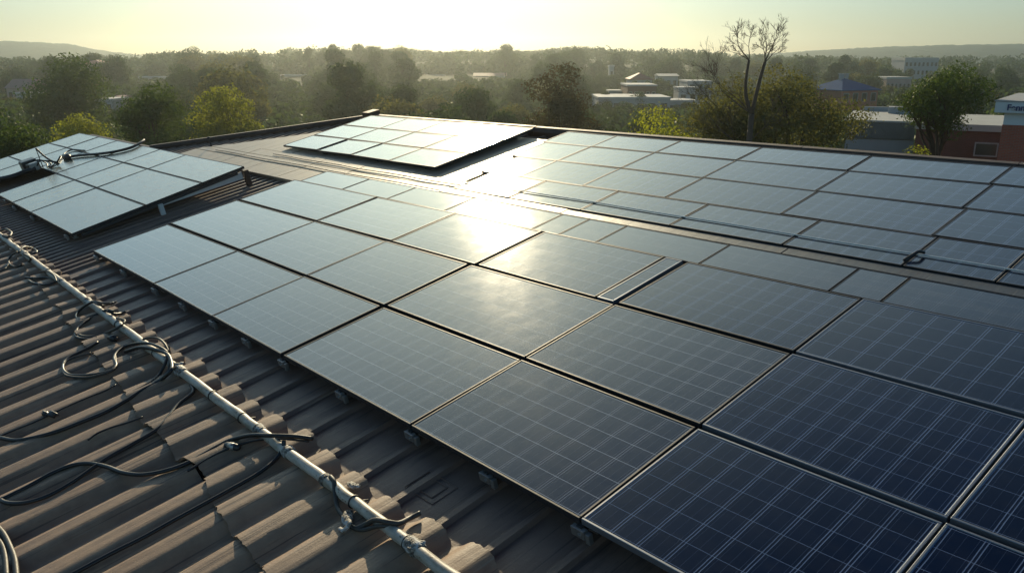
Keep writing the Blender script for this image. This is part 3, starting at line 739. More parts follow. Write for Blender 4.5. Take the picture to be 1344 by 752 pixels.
roof_cable(z8((640, 280, .04), (650, 255, .04), (610, 240, .03), (560, 230)), .010, M['cable_dusty'], 'little wire hoop on the pipe between the two cable bundles')
roof_cable(z8((630, 290, .03), (570, 325, .0), (490, 360), (400, 385), (310, 385), (255, 360), (265, 320), (330, 260), (430, 200), (500, 170, .03), (560, 180, .03)), .013, M['cable_dusty'],
           'pale cable of the upper loop reaching left of the pipe')
roof_cable(z8((500, 170, .035), (430, 195), (340, 255), (270, 310), (240, 370), (280, 400), (380, 405), (430, 395)), .011, M['cable'], 'black cable inside the upper loop left of the pipe')
roof_cable(z8((560, 110, .02), (480, 115, .04), (400, 100, .05), (330, 130, .02), (270, 180), (250, 225), (290, 250), (360, 225), (440, 200)), .012, M['cable'], 'black cable ring around the pipe at the middle bundle')
roof_cable(z8((380, 95, .05), (450, 130, .03), (540, 120), (580, 100)), .010, M['cable'], 'black wire crossing the pipe above the middle bundle')
roof_cable(z8((500, 175, .04), (560, 200, .0), (620, 195), (660, 180)), .011, M['cable'], 'black wire end on the tile edge right of the middle bundle')
c8 = lambda *p: [(x / 5.372, 300 + y / 5.372, *q) for x, y, *q in p]
roof_cable(c8((120, 165, .04), (80, 190, .0), (60, 240), (110, 270), (190, 240), (215, 210, .03), (170, 180, .04)), .013, M['cable_dusty'], 'pale cable coil around the far end of the pipe')
roof_cable(c8((130, 170, .03), (170, 130, .04), (230, 140), (260, 165), (200, 190)), .011, M['cable'], 'dark tangled wire right of the far pipe end')
roof_cable(c8((60, 245), (40, 280), (0, 300), (-30, 320)), .010, M['cable_dusty'], 'thin cable tail running from the far coil to the left edge')
roof_cable(c8((180, 345), (250, 350), (330, 345), (400, 370), (330, 395), (240, 385), (200, 365)), .012, M['cable'], 'flat dark cable coil left of the pipe below the far end')
roof_cable(c8((400, 375, .02), (380, 330, .04), (330, 300, .05), (280, 305)), .009, M['cable_dusty'], 'short wire looped over the pipe beside the flat coil')
roof_cable(c8((0, 20, .03), (40, 5, .05), (80, 30, .03), (60, 60, .02), (20, 50, .02)), .016, M['cable_dusty'], 'tangled cable knot on the pipe at the left frame edge')
z4 = lambda *p: [(380 + x / 4.946, 600 + y / 4.946, *q) for x, y, *q in p]
roof_cable(z4((265, 125, .02), (290, 160, .015), (295, 230, -.02), (310, 320), (340, 370), (380, 420), (430, 460), (500, 430, -.03), (560, 405, .02), (640, 420, .03), (710, 428, .0), (780, 395), (850, 360)), .014, M['cable_dusty'],
           'frayed cable tied over the pipe near the bottom of the picture')
roof_cable(z4((430, 462), (480, 470), (540, 455, -.03), (600, 445, .0), (700, 440, .0)), .012, M['cable_dusty'], 'second strand of the frayed cable tie near the bottom pipe end')
# frayed cloth knot, connector, splice, debris
def roof_thing(name, x, y, h, label, cat, rot=0.0):
    u, v = px_roof(x, y, h); return empty(name, label, cat, None, frame_at(u, v, h) @ Matrix.Rotation(rot, 4, 'Z'))
def lump(mb, r, seed, sc=(1, 1, 1), loc=(0, 0, 0)):
    bm = bmesh.new(); bmesh.ops.create_icosphere(bm, subdivisions=3, radius=1); rr = random.Random(seed)
    ph = [(rr.uniform(2, 6), rr.uniform(2, 6), rr.uniform(2, 6), rr.uniform(0, 6)) for _ in range(5)]
    for q in bm.verts:
        d = 1 + sum(.09 * math.sin(a * q.co.x + b * q.co.y + c_ * q.co.z + p) for a, b, c_, p in ph)
        q.co = Vector((q.co.x * sc[0] * r * d + loc[0], q.co.y * sc[1] * r * d + loc[1], q.co.z * sc[2] * r * d + loc[2]))
    bm.verts.ensure_lookup_table(); mb.add([q.co.copy() for q in bm.verts], [tuple(q.index for q in f.verts) for f in bm.faces]); bm.free()
t = roof_thing('cloth_knot', 380 + 375 / 4.946, 600 + 395 / 4.946, -.05, 'pale frayed cloth knot on the tied cable near the bottom', 'rag', R(-40))
mb = MB(); lump(mb, .05, 4, (1.1, .7, .6)); lump(mb, .03, 7, (1.3, .8, .6), (.05, .02, .015)); mb.build('knot', M['wrap'], t, smooth=True)
mb = MB(); mb.tube(spline([(.05, .02, .02), (.10, .04, .035), (.12, .0, .01), (.09, -.03, .0)]), [.014] * 19, 6); mb.build('frayed_end', M['wrap'], t, smooth=True)
t = roof_thing('cable_connector', 910 / 2.984, 500 + 256 / 2.984, -.05, 'black plug connector with a pale band lying under the cable', 'connector', R(22))
mb = MB(); mb.tube([(-.07, 0, 0), (-.06, 0, 0), (.05, 0, 0), (.07, 0, 0)], [.018, .026, .026, .016], 10); mb.build('body', M['plastic'], t, smooth=True)
mb = MB(); mb.tube([(-.03, 0, 0), (.03, 0, 0)], [.028, .028], 10); mb.build('band', M['steel'], t, smooth=True)
t = roof_thing('wire_splice', 205 / 2.984, 500 + 130 / 2.984, -.045, 'dark lumpy taped splice on the thin wire at left', 'splice', R(24))
mb = MB(); lump(mb, .03, 12, (2.2, .9, .9)); lump(mb, .026, 13, (1.5, .9, .9), (-.09, 0, 0)); mb.build('taped_joint', M['plastic'], t, smooth=True)
t = roof_thing('gland_fitting', 60 + 550 / 6.265, 380 + 400 / 6.265, -.045, 'small round dark cable gland between the two cable loops', 'fitting', R(20))
mb = MB(); mb.tube([(-.06, 0, 0), (-.02, 0, 0), (0, 0, 0), (.05, 0, 0)], [.022, .028, .04, .034], 8); mb.build('body', M['plastic'], t, smooth=True)
mb = MB(); mb.tube([(.05, 0, 0), (.09, 0, .0)], [.018, .014], 8); mb.build('nipple', M['rust'], t, smooth=True)
for k, (x, y, lb) in enumerate(((461, 634, 'pale crumbled sealant lump on the tile edge right of the pipe'), (233, 482, 'white sealant lump on the pipe joint by the large loop'), (546, 723, 'white sealant lump on the bottom pipe joint'))):
    u, v = px_roof(x, y, -.03); mb = MB(); lump(mb, .030, 20 + k, (1.4, .8, .5)); lump(mb, .02, 30 + k, (1.2, .9, .6), (.04, .015, 0))
    o = mb.build('sealant_lump', M['wrap'], smooth=True); o.matrix_world = frame_at(u, v, -.045 if k == 0 else .0) @ Matrix.Rotation(R(30 * k), 4, 'Z'); tag(o, lb, 'sealant', 'sealant lumps')
# thin conduit across the upper array, thin wires on the sheet roof
pts = [RW((3.05 - .18 * k) * HU, (2.15 + .0015 * math.sin(k * 1.7)) * HU, -.0225) for k in range(21)]
world_tube('thin_conduit', pts, .007, M['pale_conduit'], 'thin pale conduit running across the upper right array', 'conduit')
pts = [RW((4.9 - .2 * k) * HU, (2.13 + .004 * math.sin(k * 2.1)) * HU, -.06) for k in range(12)]
world_tube('cable', pts, .008, M['cable'], 'thin dark cable along the flat sheet in front of the small raised array', 'cable')
pts = [RW((5.6 - .2 * k) * HU, (2.045 + .003 * math.sin(k * 1.3)) * HU, -.06) for k in range(15)]
world_tube('cable', pts, .008, M['cable'], 'thin dark cable along the middle of the flat sheet roof', 'cable')
t = roof_thing('roof_vent_stub', 279, 197, H_DECK, 'tiny dark vent stub standing on the flat sheet roof', 'vent')
mb = MB(); mb.tube([(0, 0, 0), (0, 0, .26)], .016, 8); mb.build('stem', M['dark_steel'], t); mb = MB(); mb.tube([(0, 0, .26), (0, 0, .285)], [.035, .02], 8); mb.build('cap', M['dark_steel'], t)
t = roof_thing('strap_end', 1197, 338, -.02, 'dark loose strap end on the walkway strip below the thin conduit', 'strap')
mb = MB(); mb.tube(spline([(-.03, -.08, .0), (0, .0, .02), (.03, .06, .035), (.05, .11, .01)]), .014, 6); mb.build('webbing', M['cable'], t, smooth=True)

# ------------------------------------------------------------------ trees
def blob_leaves(rng, centers, radii, n, size, squash=.75, hollow=.55):
    """leaf quads scattered through lobes; outer shell denser than the inside"""
    cw = radii ** 2; pick = rng.choice(len(centers), n, p=cw / cw.sum())
    d = rng.normal(size=(n, 3)); d /= np.linalg.norm(d, axis=1)[:, None]
    rr = radii[pick] * (hollow + (1 - hollow) * rng.rand(n) ** .5) * (1 + .12 * rng.normal(size=n))
    p = centers[pick] + d * rr[:, None] * np.array([1, 1, squash])
    nrm = d * 1.0 + rng.normal(size=(n, 3)) * .5; nrm /= np.linalg.norm(nrm, axis=1)[:, None]
    t = np.cross(nrm, rng.normal(size=(n, 3))); t /= np.linalg.norm(t, axis=1)[:, None]; b = np.cross(nrm, t)
    s = size * (.6 + .8 * rng.rand(n))[:, None]
    q = np.stack([p - t * s * .5, p + b * s * .28 , p + t * s * .5, p - b * s * .28], 1)
    q[:, 1] += nrm * s * .12; q[:, 3] += nrm * s * .12
    return q.reshape(-1, 3), np.arange(n * 4).reshape(n, 4)
def limb_pts(a, b, sag, rng, n=5):
    a, b = np.array(a), np.array(b); L = np.linalg.norm(b - a); out = []
    off = rng.normal(size=3) * L * .06
    for k in range(n + 1):
        t = k / n; out.append(Vector(a + (b - a) * t + off * math.sin(math.pi * t) + np.array([0, 0, sag * L * math.sin(math.pi * t)])))
    return out
def tree(name, loc, height, width, crown_lo, label, cat, lm, seed, nleaf=5000, leaf=.16, nlobe=22, group=None, depth=None, shape=1.0, bark='bark', lobe_r=.24, fork=None, twigs=0):
    """crown_lo = fraction of the height where foliage begins"""
    rng = np.random.RandomState(seed); t = empty(name, label, cat, group, Matrix.Translation(loc))
    a, b = width / 2, (depth or width) / 2; z0, z1 = height * crown_lo, height; hc = (z1 - z0) / 2; zc = (z0 + z1) / 2
    cs, rs_ = [], []
    lr = lobe_r * min(width, (z1 - z0) * 1.2)
    while len(cs) < nlobe:
        p = rng.uniform(-1, 1, 3); r = np.linalg.norm(p)
        if r > 1 or r < .35: continue
        w2 = 1 - .25 * shape * max(0, p[2])
        q = np.array([p[0] * (a - lr * .7) * w2, p[1] * (b - lr * .7) * w2, zc + p[2] * (hc - lr * .55)])
        cs.append(q); rs_.append(lr * rng.uniform(.55, 1.15))
    cs, rs_ = np.array(cs), np.array(rs_)
    V, Fq = blob_leaves(rng, cs, rs_, nleaf, leaf)
    np_mesh('crown', V, Fq, M[lm], t)
    zf = (fork if fork is not None else crown_lo + .12) * height
    rt = max(.05, height * .018)
    mb = MB(); top = (rng.normal() * width * .03, rng.normal() * width * .03, zf)
    mb.tube(limb_pts((0, 0, 0), top, 0, rng), [rt * (1.25 - .45 * k / 5) for k in range(6)], 8); mb.build('trunk', M[bark], t, smooth=True)
    mb = MB(); order = rng.permutation(nlobe)[:min(nlobe, 12)]
    for k in order:
        P = limb_pts(top, cs[k] * np.array([.9, .9, 1]), .06, rng)
        r0_ = rt * rng.uniform(.35, .6); mb.tube(P, [r0_ * (1 - .8 * q / 5) for q in range(6)], 6)
        for s_ in range(3):
            st = P[rng.randint(2, 5)]; en = cs[k] + rng.normal(size=3) * rs_[k] * .6
            mb.tube(limb_pts(st, en, .03, rng, 3), [r0_ * .4, r0_ * .3, r0_ * .18, r0_ * .08], 5)
    mb.build('limb', M[bark], t, smooth=True)
    return t
def tree_px(name, x0, x1, ytop, Y, label, lm, seed, crown_frac=.35, cat='tree', hcut=None, **kw):
    """a tree whose crown spans x0..x1 in the photograph and whose top is at ytop, standing at distance Y"""
    pt = px_at((x0 + x1) / 2, ytop, Y); wdt = abs(px_at(x1, ytop, Y).x - px_at(x0, ytop, Y).x)
    gz = float(ground_z(pt.x, pt.y)); return tree(name, (pt.x, pt.y, gz - .05), pt.z - gz, wdt, crown_frac, label, cat, lm, seed, **kw)
tree_px('broadleaf_tree', 126, 256, 101, 58, 'dark green tree peeking over the left array, left of the yellow one', 'leaf', 1, .25, nleaf=15000, leaf=.20, nlobe=46, lobe_r=.19, shape=.8)
tree_px('broadleaf_tree', 234, 350, 106, 64, 'yellow green sunlit tree behind the left end of the roof', 'leaf_yellow', 2, .25, nleaf=15000, leaf=.20, nlobe=46, lobe_r=.2, shape=.8)
tree_px('broadleaf_tree', -80, 70, 104, 40, 'dark green tree cut off by the left frame edge', 'leaf', 3, .2, nleaf=15000, leaf=.16, nlobe=46, lobe_r=.19, shape=.7)
tree_px('broadleaf_tree', 52, 150, 133, 66, 'low pale green tree between two dark trees behind the left array', 'leaf_yellow', 4, .25, nleaf=8000, leaf=.20, nlobe=26, shape=1.2)
tree_px('broadleaf_tree', 26, 146, 75, 118, 'big round dark tree in front of the distant pink house', 'leaf', 5, .1, nleaf=9000, leaf=.42, nlobe=30, shape=.4)
tree_px('broadleaf_tree', 670, 800, 77, 62, 'dark bronze tree standing behind the bright ridge', 'leaf_brown', 6, .2, nleaf=9500, leaf=.22, nlobe=26, lobe_r=.19, shape=.7)
tree_px('leafy_shrub', 796, 968, 134, 36, 'yellow lit bushy tree just above the ridge', 'leaf_yellow', 7, .3, nleaf=9000, leaf=.13, nlobe=26, lobe_r=.17, cat='tree', shape=.6)
tree_px('broadleaf_tree', 880, 1164, 76, 41, 'wide olive tree with feathery crown around the bare one', 'leaf_olive', 8, .35, nleaf=42000, leaf=.13, nlobe=95, lobe_r=.13, shape=.7, depth=6.0)
tree_px('broadleaf_tree', 1178, 1316, 75, 42, 'dark open tree with visible branches before the flat roof', 'leaf', 9, .66, nleaf=12000, leaf=.13, nlobe=34, lobe_r=.20, shape=.5, fork=.58)
tree_px('leafy_shrub', 1180, 1262, 176, 34, 'small yellow green bush at the foot of the open tree', 'leaf_yellow', 10, .4, nleaf=4500, leaf=.10, nlobe=18, cat='bush', shape=.8)
tree_px('leafy_shrub', 770, 830, 150, 52, 'low green bush at the foot of the bronze tree', 'leaf', 14, .3, nleaf=3500, leaf=.18, nlobe=14, cat='bush')
tree_px('broadleaf_tree', 1300, 1420, 108, 110, 'dark green tree behind the shop sign at right', 'leaf', 15, .15, nleaf=6000, leaf=.4, nlobe=24)
# bare tree
def bare_tree(loc, height, label, seed):
    t = empty('bare_tree', label, 'tree', None, Matrix.Translation(loc)); rng = np.random.RandomState(seed)
    tr_, tw = MB(), MB()
    def grow(p, d, L, r, lev, target):
        n = 5; P = [Vector(p)]; dd = Vector(d)
        for k in range(n):
            dd = (dd + Vector(rng.normal(size=3) * .09) + Vector((0, 0, .03))).normalized(); P.append(P[-1] + dd * (L / n))
        target.tube(P, [r * (1 - .55 * k / n) for k in range(n + 1)], 7 if lev < 2 else 4)
        if lev >= 5: return
        kids = 4 if lev > 1 else 3
        for k in range(kids):
            f = rng.randint(2, n + 1) if k else n
            ax = Vector(rng.normal(size=3)).cross(dd).normalized(); ang = rng.uniform(.30, .80) * (.55 if k == 0 else 1)
            nd = Matrix.Rotation(ang, 3, ax) @ dd
            grow(P[f], nd, L * rng.uniform(.52, .72), r * .45 * rng.uniform(.75, 1.05) + .003, lev + 1, tw)
    h = height
    fk = Vector((.1, 0, h * .70))
    tr_.tube([Vector((0, 0, 0)), Vector((.04, 0, h * .25)), fk], [.19, .15, .125], 9)
    e1 = Vector((.55, .15, h * .855)); e2 = Vector((-.22, -.1, h * .86)); 
    tr_.tube(limb_pts(fk, e1, .0, rng), [.10, .09, .085, .08, .072, .065], 7); tr_.tube(limb_pts(fk, e2, .02, rng), [.095, .085, .08, .07, .062, .055], 7)
    for (p, d, L, r) in ((e1, (.5, .1, 1), .85, .036), (e1, (-.2, -.2, 1), .8, .028), (e1, (.7, -.3, .8), .6, .022), (e1, (.1, .5, .9), .6, .022), (e2, (-.5, .1, 1), .78, .032), (e2, (.1, .2, 1), .7, .024), (e2, (-1.0, -.1, .7), .62, .022),
                         (fk, (-1.3, .1, .8), 1.7, .04), (fk, (-.9, -.5, .9), 1.5, .036), (Vector((.06, 0, h * .58)), (-1.2, .3, .75), 1.9, .035), (Vector((.08, .0, h * .62)), (1.1, .1, .8), 1.0, .025)):
        grow(p, Vector(d).normalized(), L, r, 1, tw)
    tr_.build('trunk', M['bark_pale'], t, smooth=True); tw.build('twigs', M['bark_pale'], t)
pt = px_at(993, 24, 37.5); bare_tree((pt.x, pt.y, 0), pt.z + .25, 'tall bare leafless tree rising above the olive crown', 21)

# hazy wood: shared crowns, every tree an object
def proto(seed, w_, h_, lm, nl, leaf, nlobe, squ, lobe_r):
    t = tree('broadleaf_tree', (0, -400, 0), h_, w_, .12, 'x', 'tree', lm, seed, nleaf=nl, leaf=leaf, nlobe=nlobe, lobe_r=lobe_r, shape=squ); return t
protos = [proto(100 + k, [9, 8, 10, 7, 8.5, 6.5][k], [10, 11, 10.5, 10, 9, 11][k], 'leaf_far' if k != 4 else 'leaf_olive', 5200, .46, [26, 20, 28, 16, 24, 12][k], [.6, 1.0, .4, 1.5, .8, .3][k], [.22, .25, .2, .24, .22, .26][k]) for k in range(6)]
keep = []            # photograph boxes of distant buildings that stay in view: x0, x1, y0, y1, Y
BOX = [(1084, 1156, 100, 143, 165), (786, 882, 96, 134, 170), (824, 862, 96, 122, 188), (828, 858, 94, 104, 233), (900, 937, 104, 132, 185), (104, 134, 76, 92, 258), (8, 40, 100, 128, 200), (122, 158, 124, 142, 170), (1188, 1234, 74, 90, 335), (1162, 1198, 98, 112, 240), (556, 590, 96, 103, 328), (620, 666, 95, 102, 328), (368, 398, 96, 102, 333), (1128, 1344, 130, 200, 80), (182, 214, 98, 105, 333)]
def to_px(p):
    d = p - CAM; x = d.x; y = d.y * sp + d.z * cp; z = -d.y * cp + d.z * sp
    return 672 + F * x / -z, 376 - F * y / -z
def skyline(x):
    return np.interp(x, [-400, 0, 95, 150, 200, 255, 300, 360, 420, 470, 520, 570, 640, 700, 760, 830, 900, 960, 1010, 1080, 1180, 1260, 1344, 1700], [74, 73, 74, 66, 68, 62, 66, 60, 60, 55, 62, 70, 68, 68, 60, 66, 60, 64, 70, 71, 72, 72, 68, 66])
frs = random.Random(9); placed = []; used = set()
def put_tree(x, y, sc, k, lab, grp, sz=1.0):
    src = protos[k]; gz = float(ground_z(x, y))
    mw = Matrix.Translation((x, y, gz - .1)) @ Matrix.Rotation(frs.uniform(0, 6.28), 4, 'Z') @ Matrix.Diagonal((sc * sz, sc * sz, sc, 1))
    if k not in used: used.add(k); r = src
    else:
        r = src.copy(); C.objects.link(r)
        for ch in src.children:
            c_ = ch.copy(); C.objects.link(c_); c_.parent = r
    r.matrix_world = mw; r['label'] = lab; r['group'] = grp; r['category'] = 'tree'; return r
n_try = 0
LABT = 'hazy green broadleaf tree in the wooded belt behind the roof'
while len(placed) < 250 and n_try < 40000:
    n_try += 1
    y = 74 + (330 - 74) * frs.random() ** .85; az = frs.uniform(-38, 37); x = math.tan(R(az)) * y
    k = frs.randrange(6); sc = frs.uniform(.72, 1.3)
    valley = (4 < az < 18 and y < 290)
    if valley: sc *= .52
    if az > 18 and y < 240: sc *= .72
    hgt = [10, 11, 10.5, 10, 9, 11][k] * sc; wd = [9, 8, 10, 7, 8.5, 6.5][k] * sc
    gz = float(ground_z(x, y)); tx, ty = to_px(Vector((x, y, gz + hgt)))
    lim = skyline(tx) - 3
    if ty < lim:
        want = (376 - 0) ; need = px_at(tx, lim + frs.uniform(0, 5), y).z - gz
        sc *= max(.3, need / hgt); hgt = need; wd = [9, 8, 10, 7, 8.5, 6.5][k] * sc
        if sc < .4: continue
    hw = wd / 2 * F / y
    if any(Yb + 2 > y and tx + hw > a and tx - hw < b and ty < d - 2 for a, b, c_, d, Yb in BOX): continue
    if any((x - q[0]) ** 2 + (y - q[1]) ** 2 < (.26 * (wd + q[2])) ** 2 for q in placed): continue
    placed.append((x, y, wd)); put_tree(x, y, sc, k, LABT, 'trees of the hazy wooded belt')
print('trees', len(placed), n_try)
# trees standing just in front of the distant houses, hiding their feet
for (a, b, c_, d_, Yb) in BOX:
    if Yb < 100: continue
    Y_ = Yb - 9; n_ = max(2, int((b - a) / 22))
    for q in range(n_):
        px = a + (b - a) * (q + frs.uniform(.2, .8)) / n_; p = px_at(px, d_ - 1 + frs.uniform(-3.5, 2.5), Y_ - frs.uniform(0, 6)); gz = float(ground_z(p.x, p.y))
        if p.z - gz < 1.5: continue
        k = frs.randrange(6); sc = (p.z - gz) / [10, 11, 10.5, 10, 9, 11][k]
        put_tree(p.x, p.y, sc, k, 'low hazy tree hiding the foot of the distant houses', 'low trees before the distant houses', max(1.0, min(1.9, .55 / sc)))
# trees that break the skyline
for k, (px, py, Y_, kk, sc, lb) in enumerate(((664, 57, 330, 1, 1.1, 'round crowned tree poking above the middle of the skyline'), (436, 52, 300, 5, 1.2, 'ragged tall tree breaking the skyline left of the sun'), (470, 54, 310, 3, 1.2, 'tall tree on the skyline beside the ragged one'), (404, 57, 310, 5, .9, 'small ragged tree on the skyline left of the tall pair'),
        (250, 60, 300, 2, 1.2, 'flat topped tree on the left skyline'), (146, 65, 250, 0, 1.1, 'round dark tree on the left skyline behind the pink house'), (524, 57, 300, 4, 1.0, 'feathery tree on the skyline right of the tall pair'), (756, 60, 330, 2, 1.1, 'broad tree on the skyline right of the round crowned one'), (930, 60, 340, 0, 1.1, 'tree on the skyline left of the bare tree'))):
    p = px_at(px, py, Y_); gz = float(ground_z(p.x, Y_)); hh = [10, 11, 10.5, 10, 9, 11][kk]
    put_tree(p.x, Y_, (p.z - gz) / hh, kk, lb, 'trees on the skyline', .8 * sc if kk != 5 else .6)
# dense low growth between the trees, uncountable
rng = np.random.RandomState(56); VV, FF, base = [], [], 0
for k in range(6800):
    y = 44 + 320 * rng.rand() ** .8; az = rng.uniform(-50, 46); x = math.tan(R(az)) * y; gz = float(ground_z(x, y))
    big = 1.0 if not (4 < az < 18 and y < 290) else (.9 if 105 < y < 170 else .6)
    hgt = rng.uniform(2.0, 5.5) * big; wd = rng.uniform(3.5, 7.5) * big
    tx, ty = to_px(Vector((x, y, gz + hgt))); hw = wd / 2 * F / y
    if any(Yb + 12 > y and tx + hw > a - 4 and tx - hw < b + 4 and ty < d - 1 for a, b, c_, d, Yb in BOX): continue
    n_ = 46; cs = np.stack([rng.uniform(-wd / 3, wd / 3, 4) + x, rng.uniform(-wd / 3, wd / 3, 4) + y, gz + hgt * rng.uniform(.25, .7, 4)], 1)
    v_, f_ = blob_leaves(rng, cs, np.full(4, wd * .27), 90, .55 + y * .0035); VV.append(v_); FF.append(f_ + base); base += len(v_)
o = np_mesh('undergrowth', np.concatenate(VV), np.concatenate(FF), M['leaf_far']); o['kind'] = 'stuff'; tag(o, 'dense green undergrowth and hedges between the trees of the valley', 'undergrowth')
# far wood as one mass
rng = np.random.RandomState(55); VV, FF, base = [], [], 0
for k in range(1200):
    y = rng.uniform(335, 760); az = rng.uniform(-50, 46); x = math.tan(R(az)) * y; gz = float(ground_z(x, y))
    hgt = rng.uniform(7, 13); wd = rng.uniform(7, 12)
    tx, ty = to_px(Vector((x, y, gz + hgt)))
    lim = skyline(tx) - 2
    if ty < lim: hgt = px_at(tx, lim + rng.uniform(0, 3), y).z - gz
    if hgt < 3: continue
    nl = 5; cs = np.stack([rng.uniform(-wd / 3, wd / 3, nl) + x, rng.uniform(-wd / 3, wd / 3, nl) + y, gz + hgt * rng.uniform(.3, .75, nl)], 1)
    v_, f_ = blob_leaves(rng, cs, np.full(nl, wd * .3), 160, 1.5)
    VV.append(v_); FF.append(f_ + base); base += len(v_)
o = np_mesh('far_wood', np.concatenate(VV), np.concatenate(FF), M['leaf_far']); o['kind'] = 'stuff'; tag(o, 'distant hazy wood filling the horizon below the hills', 'wood')

# ------------------------------------------------------------------ buildings of the town
def windows(t, x0, x1, y, z0, z1, n, face=-1, wfrac=.5):
    for k in range(n):
        a = x0 + (x1 - x0) * (k + .5 - wfrac / 2) / n; b = x0 + (x1 - x0) * (k + .5 + wfrac / 2) / n
        f = MB()
        for (p, q, r_, s_) in ((a - .08, a, z0 - .08, z1 + .08), (b, b + .08, z0 - .08, z1 + .08), (a, b, z1, z1 + .08), (a, b, z0 - .08, z0)):
            f.box(p, q, y - .07, y + .03, r_, s_)
        fo = f.build('window', M['render_w'], t)
        g_ = MB(); g_.box(a, b, y - .03, y + .02, z0, z1); g_.build('pane', M['glass'], fo)
def house_px(name, x0, x1, yeave, ytop, Y, dep, wallm, roofm, label, kind='flat', nwin=3, storeys=1, roty=0.0, group=None, zbase=None, cat='building', over=.4):
    """front face spans x0..x1 at distance Y; eave at yeave, roof top at ytop"""
    p0, p1 = px_at(x0, yeave, Y), px_at(x1, yeave, Y); ze = p0.z; zt = px_at(x0, ytop, Y + (dep / 2 if kind != 'flat' else 0)).z
    cx = (p0.x + p1.x) / 2; hw = (p1.x - p0.x) / 2; gz = float(ground_z(cx, Y + dep / 2)) if zbase is None else zbase
    t = empty(name, label, cat, group, Matrix.Translation((cx, Y + dep / 2, gz - .3)) @ Matrix.Rotation(roty, 4, 'Z'))
    d = dep / 2; E_ = ze - gz + .3; T = zt - gz + .3
    w_ = MB(); w_.box(-hw, hw, -d, d, 0, E_); w_.build('wall', M[wallm], t)
    r_ = MB(); o_ = over
    if kind == 'flat':
        r_.box(-hw - .15, hw + .15, -d - .15, d + .15, E_ + .003, max(T, E_ + .35))
    elif kind == 'hip':
        rl = max(0, hw - d) if hw > d else 0; ry = max(0, d - hw)
        vs = [(-hw - o_, -d - o_, E_ - .05), (hw + o_, -d - o_, E_ - .05), (hw + o_, d + o_, E_ - .05), (-hw - o_, d + o_, E_ - .05), (-rl, -ry, T), (rl, ry, T)]
        vs += [(v[0], v[1], E_ - .2) for v in vs[:4]]
        r_.add(vs, [(0, 1, 5, 4), (1, 2, 5), (2, 3, 4, 5), (3, 0, 4), (0, 6, 7, 1), (1, 7, 8, 2), (2, 8, 9, 3), (3, 9, 6, 0), (9, 8, 7, 6)])
    else:
        vs = [(-hw - o_, -d - o_, E_ - .05), (hw + o_, -d - o_, E_ - .05), (hw + o_, d + o_, E_ - .05), (-hw - o_, d + o_, E_ - .05), (-hw - o_, 0, T), (hw + o_, 0, T)]
        r_.add(vs, [(0, 1, 5, 4), (2, 3, 4, 5), (0, 4, 3), (1, 2, 5), (3, 2, 1, 0)])
    ro = r_.build('roof', M[roofm], t)
    sh = (E_ - .3) / storeys
    for s_ in range(storeys):
        if nwin: windows(t, -hw, hw, -d, .3 + sh * s_ + sh * .32, .3 + sh * s_ + sh * .78, nwin)
    return t, ro, hw, d, E_, T
t, ro, hw, d, E_, T = house_px('brick_house', 1086, 1150, 118, 103, 165, 9, 'brick', 'roof_blue', 'red brick house with blue hipped roof and two white chimneys', 'hip', 4, 2, roty=R(24))
for x in (-.7, .5):
    mb = MB(); mb.bbox(x - .4, x + .4, -.3, .3, T - .9, T + .75, .05); mb.bbox(x - .5, x + .5, -.4, .4, T + .75, T + .9, .03); mb.build('chimney', M['render_w'], ro)
house_px('white_warehouse', 786, 880, 130, 128.5, 172, 14, 'render_w', 'roof_white', 'long low white flat roofed building in the valley', 'flat', 6, 1)
house_px('dark_block', 824, 862, 113.5, 112, 190, 12, 'brick_dark', 'roof_white', 'dark brick block with pale roof edge above the long white building', 'flat', 5, 1)
house_px('red_roof_house', 828, 856, 104, 96, 235, 9, 'render_w', 'roof_red', 'house with a red hipped roof in the middle of the valley', 'hip', 3, 1)
t, *_ = house_px('white_villa', 903, 934, 108.5, 106.5, 195, 10, 'render_w', 'roof_white', 'white modern villa with wide windows left of the olive tree', 'flat', 3, 3)
house_px('small_white_house', 891, 916, 117, 115.5, 188, 6, 'render_w', 'roof_white', 'small white house in front of the white villa', 'flat', 2, 1)
house_px('white_shed', 876, 914, 134, 132.5, 176, 8, 'render_g', 'roof_white', 'grey white shed at the right end of the long white building', 'flat', 3, 1)
house_px('small_white_house', 800, 816, 121, 119, 200, 6, 'render_w', 'roof_grey', 'tiny pale house at the left end of the dark brick block', 'flat', 2, 1)
house_px('grey_house', 866, 890, 100, 97, 260, 9, 'render_g', 'roof_grey', 'grey house right of the red roofed house', 'gable', 3, 1)
house_px('distant_hut', 800, 806, 88, 86, 300, 4, 'render_w', 'roof_white', 'tiny white box on the wooded slope above the valley', 'flat', 1, 1)
house_px('pale_house', 560, 584, 102, 99, 330, 9, 'render_g', 'roof_grey', 'pale house among the trees left of the bronze tree', 'flat', 3, 1)
house_px('pale_house', 622, 664, 100, 96, 330, 10, 'render_g', 'roof_pink', 'long hazy house among the trees beside the bronze tree', 'gable', 4, 1)
house_px('pale_house', 640, 672, 109, 107, 300, 8, 'render_w', 'roof_grey', 'low white house just left of the bronze tree', 'flat', 3, 1)
house_px('pink_house', 108, 132, 83, 79, 262, 8, 'render_p', 'roof_red', 'pink house with hipped roof among the left skyline trees', 'hip', 3, 2)
house_px('pink_house', 8, 38, 116, 104, 205, 8, 'render_p', 'roof_pink', 'pink roofed house at the far left edge', 'gable', 3, 1)
house_px('white_annex', 20, 40, 124, 122.5, 200, 5, 'render_w', 'roof_white', 'white annex in front of the pink roofed house', 'flat', 2, 1)
house_px('blue_white_house', 124, 148, 133, 130, 172, 7, 'render_w', 'roof_white', 'blue white cottage between the big round tree and the dark tree', 'flat', 2, 1)
